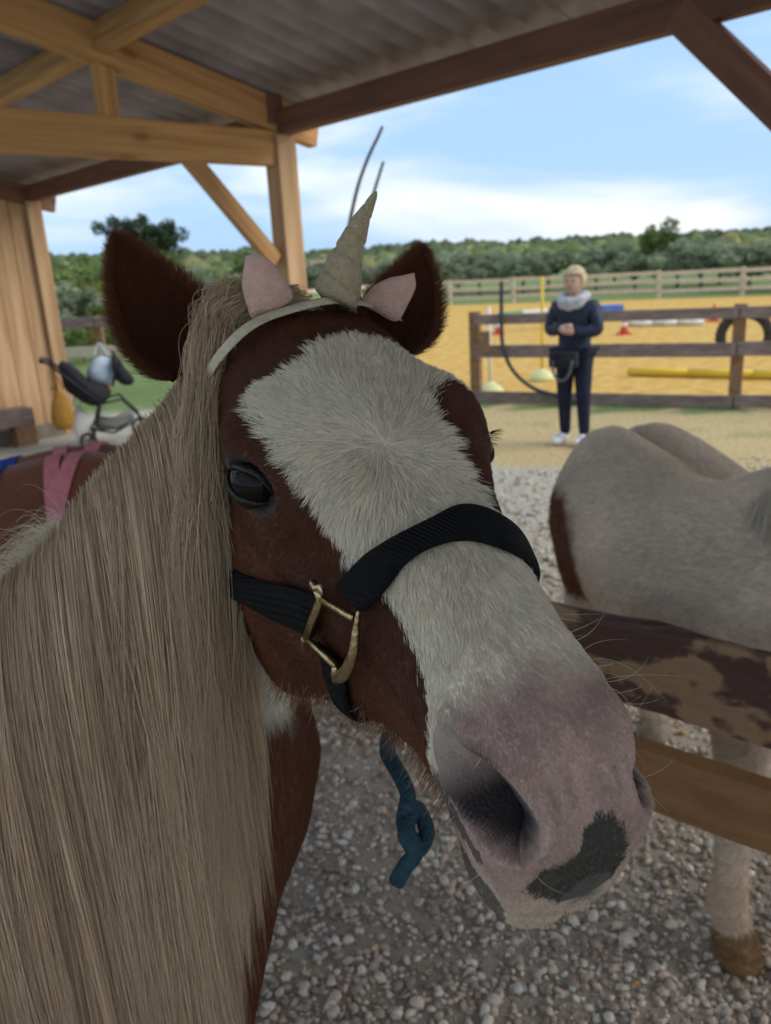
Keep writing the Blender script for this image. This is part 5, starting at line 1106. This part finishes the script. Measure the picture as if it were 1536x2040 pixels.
def tree_kind(nm, m, rx, rz, n, size, seeds, trunk_h, lobes=14):
    out = []
    for sd in seeds:
        me = leaf_mesh(nm, n, size, rx, rz, sd, lobes); me.materials.append(m); r = np.random.default_rng(sd+100); V, F = [], []
        def add(p, rr):
            vv, ff_ = tube_vf(p, rr, 8); o = len(V); V.extend(vv); F.extend([tuple(i+o for i in q) for q in ff_])
        h = trunk_h; add(spline([(0, 0, -.2), (.05*h*r.normal(), .05*h, h*.5), (0, 0, h)], 8), np.linspace(.07, .05, 8)*h*.9)
        for k in range(5):
            a = k*1.26+r.uniform(0, .6); add(spline([(0, 0, h*.85), (math.cos(a)*rx*.3, math.sin(a)*rx*.3, h+rz*.3), (math.cos(a)*rx*.62, math.sin(a)*rx*.62, h+rz*(.6+.5*r.random()))], 7), np.linspace(.045, .015, 7)*h*.9)
        tm = bpy.data.meshes.new('trunk'); tm.from_pydata([list(v) for v in V], [], F); tm.materials.append(mBark); tm.shade_smooth(); out.append((me, tm, h, rz))
    return out
KO, KG, KY, KD = tree_kind('olive_crown', mOl, 1.7, 1.25, 3600, .16, (1, 2, 3), 1.3), tree_kind('green_crown', mGr, 2.0, 1.9, 3600, .20, (4, 5), 1.6), tree_kind('yellow_crown', mYg, 1.6, 1.7, 3200, .17, (6, 7), 1.2), tree_kind('pine_crown', mDkg, 2.9, 1.5, 3000, .20, (8, 9), 4.3, 26)
def tree(kind, i, px, D, sc, name, label, group, zx=1.0, base_py=None):
    me, tm, h, rz = kind[i % len(kind)]; p = at_dist(px, 600, D); z = float(hill_z(np.array(p[0]), np.array(p[1]))); o = thing(name, label, 'tree', (p[0], p[1], z-.05), group, rz=i*1.7)
    for nm, m_, zz in (('crown', me, h+rz*.62), ('trunk', tm, 0)):
        c = bpy.data.objects.new(nm, m_); col.objects.link(c); c.parent = o; c.location = (0, 0, zz*sc*zx); c.scale = (sc, sc, sc*zx)
    return o
GO = 'olive trees beyond the far arena fence'
i = 0
for px, D, sc in ((838, 44, 1.0), (880, 40, .95), (915, 46, 1.1), (955, 41, .9), (1000, 44, 1.0), (1045, 40, .95), (1090, 43, 1.0), (1185, 40, .95), (1225, 44, 1.05), (1262, 37, .85), (1345, 38, .95), (1392, 36, .9), (1432, 40, 1.05), (1490, 34, .85), (1535, 35, .9), (1590, 36, .95), (1640, 33, .9), (800, 47, 1.05), (760, 45, 1.0), (620, 46, 1.1), (700, 44, 1.0)):
    tree(KO, i, px, D, sc, 'olive_tree', 'grey green olive tree beyond the far arena fence', GO, .62); i += 1
GL = 'mixed trees behind the yard fence'
for px, D, sc, kd, lb in ((100, 27, 1.0, KO, 0), (140, 24, .95, KO, 0), (175, 30, 1.1, KY, 1), (215, 26, .85, KY, 1), (125, 36, 1.35, KG, 2), (245, 34, 1.1, KG, 2), (300, 40, 1.3, KG, 2), (340, 38, 1.2, KO, 0), (385, 42, 1.35, KO, 0), (420, 36, 1.0, KO, 0), (455, 32, .85, KY, 1), (490, 36, 1.0, KO, 0), (535, 40, 1.2, KG, 2), (60, 30, 1.2, KG, 2), (20, 26, 1.1, KO, 0), (-40, 28, 1.2, KG, 2), (190, 19, .42, KG, 2), (150, 18.5, .38, KY, 1), (110, 18, .42, KG, 2)):
    tree(kd, i, px, D, sc*.72, 'bushy_tree', ('silvery olive tree in the scrub behind the yard fence', 'yellow green bush behind the yard fence', 'mid green leafy tree behind the yard fence')[lb], GL, .72); i += 1
tree(KD, 0, 282, 62, 1.0, 'umbrella_pine', 'airy dark pine rising above the wooded ridge left of the post', None, 1.0); tree(KD, 1, 335, 64, .92, 'umbrella_pine', 'smaller dark pine right beside the airy pine', None); tree(KG, 1, 1303, 44, .55, 'dark_tree', 'slim dark tree standing above the olive row', None, 1.3); tree(KD, 0, 1441, 150, .7, 'lone_pine', 'small lone pine on the far ridge', None)
# far woods that read as one mass
def forest():
    r = np.random.default_rng(33); bm = bmesh.new(); bmesh.ops.create_icosphere(bm, subdivisions=2, radius=1); V0 = np.array([v.co[:] for v in bm.verts]); F0 = np.array([[v.index for v in f.verts] for f in bm.faces]); bm.free(); Vs, Fs, Cs = [], [], []; off = 0
    for k in range(2600):
        y = r.uniform(95, 470); x = r.uniform(-.72, .72)*y; sz = r.uniform(1.1, 2.2)*(1+.4*(y > 200)); z = float(hill_z(np.array(x), np.array(y))); d = V0*(1+.30*vnoise(V0*2.2+k, 1.6)[:, None]+.16*vnoise(V0*5+k, 2.)[:, None])*np.array([1, 1, r.uniform(.7, 1.15)])*sz
        Vs.append(d+[x, y, z+sz*.45]); Fs.append(F0+off); off += len(V0); t = r.random(); far = sstep(160, 380, np.array(y)); c = np.array([.11, .15, .06])*(1-t)+np.array([.22, .25, .10])*t if r.random() < .8 else np.array([.30, .28, .12]); c = c*(1-.6*far)+np.array([.060, .088, .085])*.6*far; Cs.append(np.repeat((c*r.uniform(.7, 1.25))[None], len(V0), 0)*(1+.35*vnoise(V0*6+k, 2.2)[:, None]))  # distance haze put into the colour: far crowns blend to blue-green
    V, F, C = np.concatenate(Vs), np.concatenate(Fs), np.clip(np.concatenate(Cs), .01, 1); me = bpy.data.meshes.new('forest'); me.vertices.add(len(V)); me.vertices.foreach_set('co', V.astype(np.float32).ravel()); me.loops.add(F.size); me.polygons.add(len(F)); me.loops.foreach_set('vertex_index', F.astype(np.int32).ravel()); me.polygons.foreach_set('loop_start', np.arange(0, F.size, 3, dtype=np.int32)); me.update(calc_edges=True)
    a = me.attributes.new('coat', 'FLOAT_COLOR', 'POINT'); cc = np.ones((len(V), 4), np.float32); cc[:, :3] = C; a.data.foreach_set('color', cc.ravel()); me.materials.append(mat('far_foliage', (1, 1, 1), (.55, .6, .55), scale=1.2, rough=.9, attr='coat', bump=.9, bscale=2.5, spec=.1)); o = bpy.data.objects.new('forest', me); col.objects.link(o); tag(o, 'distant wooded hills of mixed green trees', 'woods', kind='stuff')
forest()
mWall, mTile, mGl = mat('house_render', (.52, .42, .32), (.60, .50, .40), scale=2, rough=.9), mat('clay_tiles', (.30, .19, .13), (.38, .26, .19), scale=6, rough=.9, bump=.6, bscale=14), mat('dark_pane', (.03, .035, .04), (.05, .055, .06), rough=.2)
def house(px, D, w, h, label, wm):
    p = at_dist(px, 560, D); z = float(hill_z(np.array(p[0]), np.array(p[1]))); o = thing('house', label, 'house', (p[0], p[1], z)); bm = bmesh.new(); bm_box(bm, (p[0], p[1], z+h/2), (w/2, 0, 0), (0, w*.35, 0), (0, 0, h/2+.3)); wl_ = bm_obj('wall', bm, wm, o)
    b = bmesh.new(); pts = [(-w*.55, -w*.40, h), (w*.55, -w*.40, h), (w*.55, w*.40, h), (-w*.55, w*.40, h), (-w*.55, 0, h+w*.22), (w*.55, 0, h+w*.22)]; vs = [b.verts.new((p[0]+x, p[1]+y, z+zz+.02)) for x, y, zz in pts]
    for q in ((0, 1, 5, 4), (2, 3, 4, 5), (0, 4, 3), (1, 2, 5), (0, 3, 2, 1)): b.faces.new([vs[i] for i in q])
    bm_obj('roof', b, mTile, o)
    for x in (-.28, 0, .28):
        bm = bmesh.new(); bm_box(bm, (p[0]+x*w, p[1]-w*.35-.03, z+h*.58), (w*.06, 0, 0), (0, .05, 0), (0, 0, h*.17)); bm_obj('window', bm, mGl, o)
house(622, 100, 4.2, 2.2, 'tan house with a clay tiled roof behind the horn', mWall); house(932, 140, 4.2, 2.2, 'small tan house in the wood left of the person', mWall); house(1228, 130, 4.6, 2.0, 'pale low house right of the person above the olives', mWh)
